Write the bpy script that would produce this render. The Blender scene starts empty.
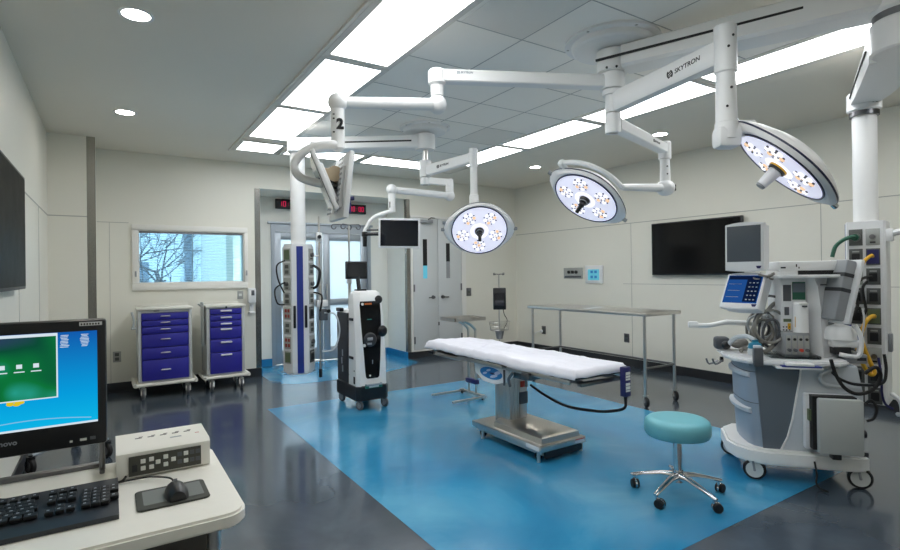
import bpy, bmesh, math, random
from mathutils import Vector as V, Matrix as Mx
random.seed(7)
PI = math.pi
sc = bpy.context.scene
col = sc.collection
def R(a): return math.radians(a)

# ------------------------------------------------------------------ materials
def lin(c):
    c = c / 255.0
    return c / 12.92 if c <= 0.04045 else ((c + 0.055) / 1.055) ** 2.4
def rgb(r, g, b): return (lin(r), lin(g), lin(b), 1.0)
MATS = {}
def mat(name, c, rough=0.5, metal=0.0, coat=0.0, noise=0.0, nscale=8.0, bump=0.0, emit=None, estr=0.0, spec=0.5, stretch=None):
    m = bpy.data.materials.new(name); m.use_nodes = True
    nt = m.node_tree; b = nt.nodes['Principled BSDF']
    b.inputs['Base Color'].default_value = rgb(*c)
    b.inputs['Roughness'].default_value = rough
    b.inputs['Metallic'].default_value = metal
    b.inputs['Coat Weight'].default_value = coat
    b.inputs['Specular IOR Level'].default_value = spec
    if emit:
        b.inputs['Emission Color'].default_value = rgb(*emit); b.inputs['Emission Strength'].default_value = estr
    tc = nt.nodes.new('ShaderNodeTexCoord')
    n = nt.nodes.new('ShaderNodeTexNoise'); n.inputs['Scale'].default_value = nscale; n.inputs['Detail'].default_value = 4
    if stretch:
        mp = nt.nodes.new('ShaderNodeMapping'); mp.inputs['Scale'].default_value = stretch
        nt.links.new(tc.outputs['Object'], mp.inputs['Vector']); nt.links.new(mp.outputs['Vector'], n.inputs['Vector'])
    else:
        nt.links.new(tc.outputs['Object'], n.inputs['Vector'])
    if noise:
        mix = nt.nodes.new('ShaderNodeMix'); mix.data_type = 'RGBA'
        k = rgb(*c)
        mix.inputs[6].default_value = tuple(x * (1 - noise) for x in k[:3]) + (1,)
        mix.inputs[7].default_value = tuple(min(1, x * (1 + noise)) for x in k[:3]) + (1,)
        nt.links.new(n.outputs['Fac'], mix.inputs[0]); nt.links.new(mix.outputs[2], b.inputs['Base Color'])
    mr = nt.nodes.new('ShaderNodeMapRange')
    mr.inputs['To Min'].default_value = max(0.02, rough * 0.85); mr.inputs['To Max'].default_value = min(1, rough * 1.15)
    nt.links.new(n.outputs['Fac'], mr.inputs['Value']); nt.links.new(mr.outputs['Result'], b.inputs['Roughness'])
    if bump:
        bp = nt.nodes.new('ShaderNodeBump'); bp.inputs['Strength'].default_value = bump; bp.inputs['Distance'].default_value = 0.01
        nt.links.new(n.outputs['Fac'], bp.inputs['Height']); nt.links.new(bp.outputs['Normal'], b.inputs['Normal'])
    MATS[name] = m
    return m
def glow(name, c, s):
    m = bpy.data.materials.new(name); m.use_nodes = True
    nt = m.node_tree; nt.nodes.clear()
    o = nt.nodes.new('ShaderNodeOutputMaterial'); e = nt.nodes.new('ShaderNodeEmission')
    e.inputs['Color'].default_value = rgb(*c); e.inputs['Strength'].default_value = s
    nt.links.new(e.outputs[0], o.inputs[0]); MATS[name] = m
    return m

mat('wall paint', (230, 228, 217), 0.45, noise=0.02, nscale=3)
mat('alcove paint', (232, 231, 223), 0.5, noise=0.02)
mat('ceiling paint', (236, 230, 217), 0.55, noise=0.02, nscale=2)
mat('plenum white', (251, 248, 241), 0.35, noise=0.015)
mat('plenum grey', (232, 229, 222), 0.35, noise=0.02, nscale=160)
mat('seam grey', (176, 176, 174), 0.5)
mat('reveal grey', (170, 170, 164), 0.5)
mat('baseboard black', (38, 40, 44), 0.4)
mat('baseboard blue', (28, 120, 172), 0.35)
mat('brushed steel', (165, 163, 158), 0.24, 1.0, noise=0.08, nscale=30, stretch=(40, 40, 1))
mat('steel', (208, 205, 200), 0.3, 1.0, noise=0.05, nscale=20)
mat('chrome', (215, 215, 215), 0.1, 1.0)
mat('dark steel', (120, 120, 122), 0.3, 1.0)
mat('aluminium', (168, 176, 184), 0.38, 0.7, noise=0.03)
mat('light frame', (222, 218, 210), 0.5)
mat('white enamel', (238, 238, 237), 0.34)
mat('white plastic', (228, 229, 230), 0.35, noise=0.015)
mat('cream plastic', (236, 234, 226), 0.4, noise=0.02)
mat('cart grey', (190, 193, 192), 0.4, noise=0.02)
mat('cart cream', (226, 224, 214), 0.4)
mat('drawer blue', (44, 42, 150), 0.35, noise=0.04)
mat('handle white', (225, 226, 232), 0.3)
mat('black plastic', (22, 23, 26), 0.35)
mat('tv glass', (16, 19, 22), 0.3, spec=0.01)
mat('black rubber', (18, 18, 19), 0.6)
mat('black gloss', (12, 13, 15), 0.12, spec=0.3)
mat('screen dark', (26, 28, 36), 0.08, coat=0.6)
mat('screen grey', (92, 98, 104), 0.12, coat=0.4)
mat('grey plastic', (150, 153, 156), 0.4, noise=0.02)
mat('dark grey plastic', (84, 87, 92), 0.45, noise=0.03)
mat('charcoal', (48, 50, 54), 0.5, noise=0.05)
mat('navy', (36, 36, 92), 0.4)
mat('boom blue', (38, 56, 140), 0.35)
mat('machine blue grey', (146, 160, 176), 0.4, noise=0.02)
mat('machine slate', (102, 112, 122), 0.45, noise=0.02)
mat('machine light', (200, 206, 212), 0.35, noise=0.02)
mat('machine box', (178, 182, 180), 0.4, noise=0.02)
mat('outlet plate', (162, 164, 160), 0.4, noise=0.05)
mat('outlet dark', (84, 86, 84), 0.5, noise=0.1)
mat('outlet red', (150, 50, 44), 0.5)
mat('outlet green', (96, 110, 82), 0.5)
mat('cabinet door', (204, 207, 207), 0.42, noise=0.015)
mat('window frame', (232, 230, 224), 0.4)
mat('sheet', (222, 222, 230), 0.85, noise=0.03, nscale=14, bump=0.25)
mat('mattress', (26, 26, 30), 0.5)
mat('teal vinyl', (108, 180, 192), 0.42, noise=0.05, nscale=25, bump=0.03)
mat('desk top', (238, 235, 226), 0.4, noise=0.03, nscale=40)
mat('desk apron', (74, 70, 66), 0.5)
mat('keyboard body', (40, 44, 50), 0.45)
mat('key', (16, 17, 20), 0.5)
mat('pad grey', (120, 124, 122), 0.8, noise=0.06, nscale=80)
mat('pad dark', (66, 68, 62), 0.7)
mat('panel dark', (66, 66, 58), 0.5)
mat('button white', (222, 222, 216), 0.4)
mat('letter black', (24, 24, 26), 0.5)
mat('letter grey', (150, 156, 164), 0.4)
mat('yellow hose', (222, 172, 40), 0.45)
mat('green hose', (34, 92, 72), 0.45)
mat('blue cable', (44, 52, 128), 0.45)
mat('tan', (176, 158, 132), 0.5)
mat('teal mask', (24, 116, 146), 0.4)
mat('tube grey', (132, 130, 124), 0.4, noise=0.15, nscale=60)
mat('clear tube', (190, 196, 200), 0.3)
mat('white wheel', (216, 218, 216), 0.4)
mat('lens amber', (226, 190, 150), 0.3)
mat('lamp face', (222, 222, 236), 0.25, noise=0.03, nscale=60, emit=(224, 224, 244), estr=0.62)
mat('lamp rim', (34, 38, 70), 0.3)
mat('lamp shell', (246, 244, 242), 0.4)
mat('hook steel', (110, 112, 116), 0.35, 0.8)
mat('rust label', (190, 60, 40), 0.5)
mat('orange', (210, 110, 50), 0.4)
mat('blue art', (40, 130, 200), 0.3)
mat('pale art', (200, 210, 235), 0.3)
mat('bark', (96, 92, 96), 0.9, noise=0.2)
mat('far brick', (120, 132, 148), 0.8, noise=0.15)
mat('far wall', (222, 230, 236), 0.8)
mat('far window', (60, 76, 92), 0.3)
mat('snow ground', (190, 198, 205), 0.9, noise=0.1)
mat('blind slat', (226, 234, 240), 0.5)
mat('alarm teal', (96, 180, 200), 0.35, emit=(96, 190, 215), estr=0.35)
glow('panel light', (247, 250, 252), 8.5)
glow('down light', (255, 248, 236), 60.0)
glow('led white', (250, 250, 255), 1.15)
glow('led warm', (250, 214, 176), 0.95)
glow('clock red', (226, 44, 92), 0.9)
glow('corridor light', (236, 243, 250), 80.0)
glow('screen white', (225, 240, 250), 0.8)
glow('screen text', (140, 200, 240), 0.8)
glow('screen yellow', (235, 205, 40), 0.8)
glow('vent screen', (40, 92, 168), 0.6)
glow('vent screen dark', (18, 34, 70), 0.6)
mat('led green', (44, 120, 104), 0.4)

def screen_mat(name, stops, scale, kind='noise'):
    m = bpy.data.materials.new(name); m.use_nodes = True
    nt = m.node_tree; nt.nodes.clear()
    o = nt.nodes.new('ShaderNodeOutputMaterial'); e = nt.nodes.new('ShaderNodeEmission'); e.inputs['Strength'].default_value = 0.85
    tc = nt.nodes.new('ShaderNodeTexCoord'); cr = nt.nodes.new('ShaderNodeValToRGB')
    if kind == 'noise':
        n = nt.nodes.new('ShaderNodeTexVoronoi'); n.feature = 'SMOOTH_F1'; n.inputs['Scale'].default_value = scale
        nt.links.new(tc.outputs['Object'], n.inputs['Vector']); nt.links.new(n.outputs['Distance'], cr.inputs['Fac'])
    else:
        s = nt.nodes.new('ShaderNodeSeparateXYZ'); mr = nt.nodes.new('ShaderNodeMapRange')
        nt.links.new(tc.outputs['Generated'], s.inputs[0]); nt.links.new(s.outputs['Z'], cr.inputs['Fac'])
    el = cr.color_ramp.elements
    el[0].position, el[0].color = stops[0][0], rgb(*stops[0][1]); el[1].position, el[1].color = stops[-1][0], rgb(*stops[-1][1])
    for p, c in stops[1:-1]:
        q = el.new(p); q.color = rgb(*c)
    nt.links.new(cr.outputs[0], e.inputs['Color']); nt.links.new(e.outputs[0], o.inputs[0])
    g = nt.nodes.new('ShaderNodeBsdfGlossy'); g.inputs['Roughness'].default_value = 0.1
    MATS[name] = m
screen_mat('desktop blue', [(0.0, (14, 186, 236)), (0.35, (6, 160, 226)), (1.0, (20, 92, 176))], 1, 'grad')
screen_mat('desktop green', [(0.0, (40, 160, 140)), (0.3, (14, 118, 60)), (0.55, (12, 78, 56)), (1.0, (60, 50, 120))], 13)

def glass_mat(name, tint, rough, trans=1.0):
    m = bpy.data.materials.new(name); m.use_nodes = True
    nt = m.node_tree; nt.nodes.clear()
    o = nt.nodes.new('ShaderNodeOutputMaterial')
    t = nt.nodes.new('ShaderNodeBsdfTransparent'); t.inputs['Color'].default_value = rgb(*tint)
    g = nt.nodes.new('ShaderNodeBsdfGlossy'); g.inputs['Roughness'].default_value = rough
    f = nt.nodes.new('ShaderNodeFresnel'); f.inputs['IOR'].default_value = 1.5
    mx = nt.nodes.new('ShaderNodeMixShader')
    nt.links.new(f.outputs[0], mx.inputs[0]); nt.links.new(t.outputs[0], mx.inputs[1]); nt.links.new(g.outputs[0], mx.inputs[2])
    nt.links.new(mx.outputs[0], o.inputs[0]); MATS[name] = m
glass_mat('window glass', (230, 242, 247), 0.02)
glass_mat('clear bowl', (225, 232, 236), 0.05)
def frosted():
    m = bpy.data.materials.new('frosted glass'); m.use_nodes = True
    nt = m.node_tree; nt.nodes.clear()
    o = nt.nodes.new('ShaderNodeOutputMaterial')
    t = nt.nodes.new('ShaderNodeBsdfTranslucent'); t.inputs['Color'].default_value = rgb(226, 236, 242)
    d = nt.nodes.new('ShaderNodeBsdfPrincipled'); d.inputs['Base Color'].default_value = rgb(206, 222, 232); d.inputs['Roughness'].default_value = 0.15
    mx = nt.nodes.new('ShaderNodeMixShader'); mx.inputs[0].default_value = 0.35
    nt.links.new(t.outputs[0], mx.inputs[1]); nt.links.new(d.outputs[0], mx.inputs[2]); nt.links.new(mx.outputs[0], o.inputs[0])
    MATS['frosted glass'] = m
frosted()

def floor_mat(name, c1, c2, c3, rough, scale):
    m = bpy.data.materials.new(name); m.use_nodes = True
    nt = m.node_tree; b = nt.nodes['Principled BSDF']
    tc = nt.nodes.new('ShaderNodeTexCoord')
    n = nt.nodes.new('ShaderNodeTexNoise'); n.inputs['Scale'].default_value = scale; n.inputs['Detail'].default_value = 5; n.inputs['Roughness'].default_value = 0.55
    n.inputs['Distortion'].default_value = 0.6
    cr = nt.nodes.new('ShaderNodeValToRGB'); el = cr.color_ramp.elements
    el[0].position = 0.3; el[0].color = rgb(*c1); el[1].position = 0.72; el[1].color = rgb(*c3)
    q = el.new(0.5); q.color = rgb(*c2)
    nt.links.new(tc.outputs['Object'], n.inputs['Vector']); nt.links.new(n.outputs['Fac'], cr.inputs['Fac'])
    nt.links.new(cr.outputs[0], b.inputs['Base Color'])
    n2 = nt.nodes.new('ShaderNodeTexNoise'); n2.inputs['Scale'].default_value = 2.5; n2.inputs['Detail'].default_value = 3
    nt.links.new(tc.outputs['Object'], n2.inputs['Vector'])
    mr = nt.nodes.new('ShaderNodeMapRange'); mr.inputs['To Min'].default_value = rough * 0.7; mr.inputs['To Max'].default_value = rough * 1.4
    nt.links.new(n2.outputs['Fac'], mr.inputs['Value']); nt.links.new(mr.outputs['Result'], b.inputs['Roughness'])
    bp = nt.nodes.new('ShaderNodeBump'); bp.inputs['Strength'].default_value = 0.05; bp.inputs['Distance'].default_value = 0.02
    nt.links.new(n2.outputs['Fac'], bp.inputs['Height']); nt.links.new(bp.outputs['Normal'], b.inputs['Normal'])
    b.inputs['Coat Weight'].default_value = 0.25; b.inputs['Coat Roughness'].default_value = 0.08
    MATS[name] = m
floor_mat('floor slate', (58, 68, 78), (67, 77, 88), (80, 90, 101), 0.17, 1.4)
floor_mat('floor blue', (36, 122, 168), (48, 136, 180), (88, 166, 200), 0.17, 1.1)
floor_mat('floor grey band', (100, 102, 106), (106, 108, 112), (112, 114, 118), 0.2, 1.4)

# ------------------------------------------------------------------ mesh builder
WM = {}          # world matrix of every object, by name (parents are known before children)
def frame_along(p0, p1):
    d = (V(p1) - V(p0)); L = d.length; d.normalize()
    q = V((0, 0, 1)).rotation_difference(d)
    return Mx.Translation(V(p0)) @ q.to_matrix().to_4x4(), L
class MB:
    def __init__(s): s.b = bmesh.new(); s.T = Mx.Identity(4); s.mats = []; s.i = 0
    def m(s, name):
        if name not in s.mats: s.mats.append(name)
        s.i = s.mats.index(name); return s
    def _add(s, vs, fs):
        vv = [s.b.verts.new(s.T @ V(v)) for v in vs]
        out = []
        for f in fs:
            try:
                g = s.b.faces.new([vv[k] for k in f]); g.material_index = s.i; g.smooth = True; out.append(g)
            except ValueError: pass
        return vv, out
    def box(s, c, d, bev=0.0, rot=None, seg=2):
        x, y, z = d[0] / 2, d[1] / 2, d[2] / 2
        t = bmesh.new()
        bmesh.ops.create_cube(t, size=1.0, matrix=Mx.Diagonal((d[0], d[1], d[2], 1)))
        if bev > 0:
            bev = min(bev, 0.49 * min(d))
            bmesh.ops.bevel(t, geom=list(t.edges), offset=bev, segments=seg, affect='EDGES', profile=0.5, clamp_overlap=True)
        M = Mx.Translation(V(c))
        if rot: M = M @ (rot if isinstance(rot, Mx) else Mx.Rotation(rot, 4, 'Z'))
        t.verts.index_update()
        s._add([M @ v.co for v in t.verts], [[v.index for v in f.verts] for f in t.faces]); t.free()
        return s
    def b2(s, lo, hi, bev=0.0):
        return s.box([(a + b) / 2 for a, b in zip(lo, hi)], [abs(b - a) for a, b in zip(lo, hi)], bev)
    def lathe(s, prof, p0=(0, 0, 0), axis=(0, 0, 1), seg=24, closed=False):
        q = V((0, 0, 1)).rotation_difference(V(axis).normalized()).to_matrix().to_4x4()
        M = Mx.Translation(V(p0)) @ q
        vs, fs = [], []
        n = len(prof)
        for r, z in prof:
            for k in range(seg):
                a = 2 * PI * k / seg; vs.append(M @ V((r * math.cos(a), r * math.sin(a), z)))
        rng = n if closed else n - 1
        for i in range(rng):
            j = (i + 1) % n
            for k in range(seg):
                l = (k + 1) % seg
                fs.append((i * seg + k, i * seg + l, j * seg + l, j * seg + k))
        if not closed:
            if prof[0][0] > 1e-5: fs.append(tuple(reversed(range(seg))))
            if prof[-1][0] > 1e-5: fs.append(tuple((n - 1) * seg + k for k in range(seg)))
        s._add(vs, fs); return s
    def cyl(s, p0, p1, r0, r1=None, seg=20, bev=0.0):
        r1 = r0 if r1 is None else r1
        d = V(p1) - V(p0); L = d.length
        if bev: prof = [(r0 - bev, 0), (r0, bev), (r1, L - bev), (r1 - bev, L)]
        else: prof = [(r0, 0), (r1, L)]
        return s.lathe(prof, p0, d, seg)
    def ring(s, p, axis, ri, ro, z0, z1, seg=28):
        return s.lathe([(ri, z0), (ro, z0), (ro, z1), (ri, z1)], p, axis, seg, closed=True)
    def sph(s, c, r, sx=1, sy=1, sz=1, seg=16):
        t = bmesh.new(); bmesh.ops.create_uvsphere(t, u_segments=seg, v_segments=max(6, seg // 2), radius=r)
        t.verts.index_update()
        s._add([V((v.co.x * sx, v.co.y * sy, v.co.z * sz)) + V(c) for v in t.verts], [[v.index for v in f.verts] for f in t.faces]); t.free()
        return s
    def tube(s, pts, r, seg=10, smooth=0, radii=None):
        P = [V(p) for p in pts]
        if smooth:
            out = []
            for i in range(len(P) - 1):
                a, b, c, d = P[max(i - 1, 0)], P[i], P[i + 1], P[min(i + 2, len(P) - 1)]
                for k in range(smooth):
                    t = k / smooth
                    out.append(0.5 * ((2 * b) + (c - a) * t + (2 * a - 5 * b + 4 * c - d) * t * t + (3 * b - a - 3 * c + d) * t ** 3))
            out.append(P[-1]); P = out
        n = len(P); vs, fs = [], []
        up = V((0, 0, 1)); prev = None
        for i, p in enumerate(P):
            d = (P[min(i + 1, n - 1)] - P[max(i - 1, 0)])
            if d.length < 1e-9: d = V((0, 0, 1))
            d.normalize()
            if prev is None:
                x = d.cross(up); 
                if x.length < 1e-3: x = d.cross(V((1, 0, 0)))
            else:
                x = prev - d * prev.dot(d)
                if x.length < 1e-4: x = d.cross(up)
            x.normalize(); prev = x; y = d.cross(x)
            rr = r if radii is None else r * (radii[0] + (radii[1] - radii[0]) * i / (n - 1))
            for k in range(seg):
                a = 2 * PI * k / seg; vs.append(p + x * rr * math.cos(a) + y * rr * math.sin(a))
        for i in range(n - 1):
            for k in range(seg):
                l = (k + 1) % seg; fs.append((i * seg + k, i * seg + l, (i + 1) * seg + l, (i + 1) * seg + k))
        fs.append(tuple(reversed(range(seg)))); fs.append(tuple((n - 1) * seg + k for k in range(seg)))
        s._add(vs, fs); return s
    def prism(s, poly, h, M=None, z0=0.0, taper=None, bev=0.0):
        """poly in local xy, extruded z0..h along local z; M places it"""
        M = M or Mx.Identity(4)
        n = len(poly)
        if bev:
            t = bmesh.new()
            vv = [t.verts.new((x, y, z0)) for x, y in poly]; f = t.faces.new(vv)
            r = bmesh.ops.extrude_face_region(t, geom=[f]); 
            for g in r['geom']:
                if isinstance(g, bmesh.types.BMVert): g.co.z = h
            bmesh.ops.recalc_face_normals(t, faces=list(t.faces))
            ed = [e for e in t.edges if abs(e.verts[0].co.z - e.verts[1].co.z) < 1e-6]
            bmesh.ops.bevel(t, geom=ed, offset=bev, segments=2, affect='EDGES', clamp_overlap=True)
            t.verts.index_update()
            s._add([M @ v.co for v in t.verts], [[v.index for v in f.verts] for f in t.faces]); t.free(); return s
        tp = taper or (1, 1)
        vs = [M @ V((x, y, z0)) for x, y in poly] + [M @ V((x * tp[0], y * tp[1], h)) for x, y in poly]
        fs = [tuple(reversed(range(n))), tuple(range(n, 2 * n))] + [(k, (k + 1) % n, n + (k + 1) % n, n + k) for k in range(n)]
        s._add(vs, fs); return s
    def loft(s, rings, cap=True):
        n = len(rings[0]); vs = [p for r in rings for p in r]; fs = []
        for i in range(len(rings) - 1):
            for k in range(n):
                l = (k + 1) % n; fs.append((i * n + k, i * n + l, (i + 1) * n + l, (i + 1) * n + k))
        if cap: fs.append(tuple(reversed(range(n)))); fs.append(tuple((len(rings) - 1) * n + k for k in range(n)))
        s._add(vs, fs); return s
    def text(s, body, size, M, depth=0.0006, bold=0.0, align='CENTER', shear=0.0):
        cu = bpy.data.curves.new('lettering', 'FONT'); cu.body = body; cu.size = size; cu.extrude = depth; cu.align_x = align; cu.align_y = 'CENTER'
        cu.offset = bold; cu.shear = shear; cu.resolution_u = 3
        o = bpy.data.objects.new('lettering', cu); col.objects.link(o)
        me = bpy.data.meshes.new_from_object(o.evaluated_get(bpy.context.evaluated_depsgraph_get()))
        s._add([M @ v.co for v in me.vertices], [list(p.vertices) for p in me.polygons])
        bpy.data.objects.remove(o); bpy.data.curves.remove(cu); bpy.data.meshes.remove(me); return s
    def build(s, name, material=None, parent=None, world=True, ang=35):
        if material and not s.mats: s.mats = [material]
        elif material and material not in s.mats: s.mats[0] = material
        bmesh.ops.recalc_face_normals(s.b, faces=list(s.b.faces))
        if parent is not None and world:
            bmesh.ops.transform(s.b, matrix=WM[parent.name].inverted(), verts=list(s.b.verts))
        me = bpy.data.meshes.new(name); s.b.to_mesh(me); s.b.free()
        for k in s.mats: me.materials.append(MATS[k])
        me.set_sharp_from_angle(angle=R(ang))
        o = bpy.data.objects.new(name, me); col.objects.link(o)
        if parent is not None: o.parent = parent
        WM[o.name] = WM[parent.name] if parent is not None else Mx.Identity(4)
        return o
def N(material=None):
    k = MB()
    if material: k.m(material)
    return k
def thing(name, label, cat, loc=(0, 0, 0), rz=0.0, group=None):
    o = bpy.data.objects.new(name, None); col.objects.link(o); o.empty_display_size = 0.1
    o.location = loc; o.rotation_euler = (0, 0, rz); o['label'] = label; o['category'] = cat
    if group: o['group'] = group
    WM[o.name] = Mx.Translation(V(loc)) @ Mx.Rotation(rz, 4, 'Z')
    return o
def tag(o, label, cat, group=None, at=None):
    o['label'] = label; o['category'] = cat
    if group: o['group'] = group
    if at is not None:      # move the origin to the thing's base
        o.data.transform(Mx.Translation(-V(at))); o.location = V(at); WM[o.name] = Mx.Translation(V(at))
    return o
def struct(o): o['kind'] = 'structure'; return o
def copy_tree(o, parent=None):
    c = o.copy(); col.objects.link(c)
    if parent is not None: c.parent = parent
    for ch in list(o.children): copy_tree(ch, c)
    return c
def TR(loc, rz=0, rx=0, ry=0):
    return Mx.Translation(V(loc)) @ Mx.Rotation(rz, 4, 'Z') @ Mx.Rotation(ry, 4, 'Y') @ Mx.Rotation(rx, 4, 'X')
def facing(loc, right, up):
    """matrix whose local x = right, local y = up, local z = out of the face"""
    r = V(right).normalized(); u = V(up).normalized(); n = r.cross(u)
    M = Mx((r, u, n)).transposed().to_4x4(); M.translation = V(loc); return M
def rrect(w, h, r, n=5, cx=0, cy=0):
    pts = []
    for sx, sy, a0 in ((1, 1, 0), (-1, 1, 90), (-1, -1, 180), (1, -1, 270)):
        for k in range(n + 1):
            a = R(a0 + 90 * k / n); pts.append((cx + sx * (w / 2 - r) + r * math.cos(a), cy + sy * (h / 2 - r) + r * math.sin(a)))
    return pts

# ------------------------------------------------------------------ camera
cd = bpy.data.cameras.new('camera'); cam = bpy.data.objects.new('camera', cd); col.objects.link(cam)
cd.sensor_fit = 'HORIZONTAL'; cd.sensor_width = 36.0; cd.lens = 528.46 / 900 * 36; cd.shift_y = -3.59 / 900; cd.clip_start = 0.05
rt = V((0.8408077, -0.5411745, -0.0131364)); upv = V((0.0093051, -0.0098145, 0.9999085)); fw = V((0.541254, 0.840853, 0.0032164))
M = Mx((rt, upv, -fw)).transposed().to_4x4(); M.translation = V((0, 0, 1.4)); cam.matrix_world = M
sc.camera = cam

# ------------------------------------------------------------------ room shell
H = 2.96; XL, XR, YB, YF = -0.554, 6.40, 7.65, -1.60
AX0, AX1, AY, AH = 1.77, 4.09, 8.38, 2.62      # entrance alcove
WX0, WX1, WZ0, WZ1 = 0.30, 1.555, 1.32, 1.99   # view window opening
struct(N('floor slate').b2((XL - .1, YF - .1, -0.1), (XR + .1, YB + .0, 0)).build('floor'))
k = N('floor blue'); k.b2((1.375, 1.61, 0), (4.52, 5.70, 0.0012)); o = struct(k.build('floor_inlay'))
poly = [(AX0 - .0, AY), (AX0 - .0, 7.2)]
for i in range(9): poly.append((AX0 + .45 - .45 * math.cos(R(90 * i / 8)), 7.2 - .45 * math.sin(R(90 * i / 8)) + .0))
poly += [(2.6, 6.75)]
for i in range(1, 9):
    t = i / 8; poly.append((2.6 + (AX1 - 2.6) * t, 6.75 + .55 * t ** 2.2))
poly += [(AX1, AY)]
k = N('floor blue'); k.prism([(x, y) for x, y in reversed(poly)], 0.0012); struct(k.build('floor_alcove'))
struct(N('floor slate').b2((AX0 - .1, YB, -0.1), (AX1 + .1, AY + 2.6, 0)).build('floor_corridor'))
struct(N('ceiling paint').b2((XL - .1, YF - .1, H), (XR + .1, YB + .1, H + .1)).build('ceiling'))
struct(N('wall paint').b2((XL - .1, YF - .1, 0), (XL, YB + .1, H)).build('wall_left'))
struct(N('wall paint').b2((XR, YF - .1, 0), (XR + .1, YB + .1, H)).build('wall_right'))
struct(N('wall paint').b2((XL, YF - .1, 0), (XR, YF, H)).build('wall_front'))
struct(N('wall paint').b2((XL, 7.05, 0), (-0.13, YB + .1, H)).build('wall_pier'))
k = N('wall paint')
k.b2((-0.13, YB, 0), (WX0, YB + .12, H)); k.b2((WX1, YB, 0), (AX0, YB + .12, H))
k.b2((WX0, YB, 0), (WX1, YB + .12, WZ0)); k.b2((WX0, YB, WZ1), (WX1, YB + .12, H))
k.b2((AX0, YB, AH), (AX1, YB + .12, H)); k.b2((AX1, YB, 0), (XR, YB + .12, H))
struct(k.build('wall_back'))
k = N('alcove paint')
k.b2((AX0 - .1, YB + .12, 0), (AX0, AY + .1, AH)); k.b2((AX1, YB + .12, 0), (AX1 + .1, AY + .1, AH))
k.b2((AX0, AY, 2.20), (AX1, AY + .1, AH)); k.b2((AX0, AY, 0), (2.10, AY + .1, 2.20)); k.b2((3.77, AY, 0), (AX1, AY + .1, 2.20))
struct(k.build('wall_alcove'))
struct(N('ceiling paint').b2((AX0 - .1, YB + .12, AH), (AX1 + .1, AY + .1, AH + .1)).build('ceiling_alcove'))
# corridor behind the alcove doors
k = N('alcove paint')
k.b2((AX0 - .3, AY + .1, 0), (AX0 - .2, AY + 2.6, 2.7)); k.b2((AX1 + .2, AY + .1, 0), (AX1 + .3, AY + 2.6, 2.7)); k.b2((AX0 - .3, AY + 2.6, 0), (AX1 + .3, AY + 2.7, 2.7))
k.b2((AX0 - .3, AY + .1, 2.62), (AX1 + .3, AY + 2.6, 2.7))
struct(k.build('wall_corridor'))
t = thing('ceiling_light', 'corridor ceiling light behind the frosted entrance doors', 'ceiling light', (2.93, 9.3, 2.62))
N('light frame').b2((2.2, 8.85, 2.6), (3.66, 9.75, 2.62)).build('frame', None, t)
N('corridor light').b2((2.25, 8.9, 2.59), (3.61, 9.7, 2.6)).build('diffuser', None, t)
# baseboards
bh = 0.115
k = N('baseboard black')
k.b2((XL, YF, 0), (XL + .012, 7.05, bh)); struct(k.build('baseboard_left'))
k = N('baseboard black'); k.b2((XR - .012, YF, 0), (XR, YB, bh)); struct(k.build('baseboard_right'))
k = N('baseboard black')
k.b2((XL, 7.038, 0), (-0.13, 7.05, bh)); k.b2((-0.13, 7.038, 0), (-.118, YB, bh)); k.b2((-.118, YB - .012, 0), (AX0 + .0, YB, bh)); k.b2((AX1, YB - .012, 0), (XR, YB, bh))
struct(k.build('baseboard_back'))
k = N('baseboard blue')
k.b2((AX0, YB + .0, 0), (AX0 + .012, AY, bh)); k.b2((AX1 - .012, YB + .0, 0), (AX1, AY, bh))
k.b2((AX0, AY - .012, 0), (2.10, AY, bh)); k.b2((3.77, AY - .012, 0), (AX1, AY, bh))
struct(k.build('baseboard_alcove'))
# stainless corner guards
def guard(n, x0, x1, y, ydir, z0, z1, side):
    k = N('brushed steel'); k.b2((x0, y - .004, z0), (x1, y, z1))
    xs = x1 if side > 0 else x0
    k.b2((xs - .002, y - .004, z0), (xs + .002, y + .07, z1))
    struct(k.build('trim_%d' % n))
guard(1, -.205, -.128, 7.05, 1, bh, H, 1)
guard(2, 1.70, 1.772, YB, 1, bh, AH, 1)
guard(3, 4.088, 4.150, YB, 1, bh, AH, -1)
# wall panel reveals
k = N('reveal grey'); z = 2.075
k.b2((XL, YF, z - .006), (XL + .0025, 7.05, z + .006))
k.b2((XL, 7.0475, z - .005), (-.205, 7.05, z + .005))
k.b2((XR - .0025, YF, z + .015), (XR, YB, z + .024)); k.b2((XR - .0025, YF, 1.205), (XR, 5.2, 1.211))
k.b2((-.128, YB - .0025, z - .003), (.2, YB, z + .003))
for y in (5.05, 2.6): k.b2((XR - .0025, y - .003, bh), (XR, y + .003, z + .02))
for y in (6.2, 4.9): k.b2((XL, y - .003, bh), (XL + .0025, y + .003, z))
for x in (.0,): k.b2((x - .002, YB - .0025, bh), (x + .002, YB, z))
struct(k.build('trim_4'))

# ------------------------------------------------------------------ central ceiling plenum
LX0, LX1, RX0, RX1 = 1.27, 1.80, 3.965, 4.47
k = N('plenum white'); k.b2((LX1, 0.2, H - .004), (RX0, 6.33, H)); struct(k.build('ceiling_plenum'))
k = N('seam grey')
for x in (2.335, 2.875, 3.41): k.b2((x - .004, .2, H - .0055), (x + .004, 6.33, H - .004))
for y in (.87, 1.48, 2.09, 2.70, 3.31, 3.92, 4.53, 5.14, 5.75): k.b2((LX1, y - .004, H - .0055), (RX0, y + .004, H - .004))
struct(k.build('trim_5'))
k = N('plenum grey')
for x0, x1, y0, y1 in ((1.84, 2.325, 2.1, 2.69), (3.42, 3.955, 4.54, 5.13), (2.35, 2.865, 5.15, 5.74)):
    k.b2((x0, y0, H - .006), (x1, y1, H - .004))
struct(k.build('trim_6'))
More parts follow.
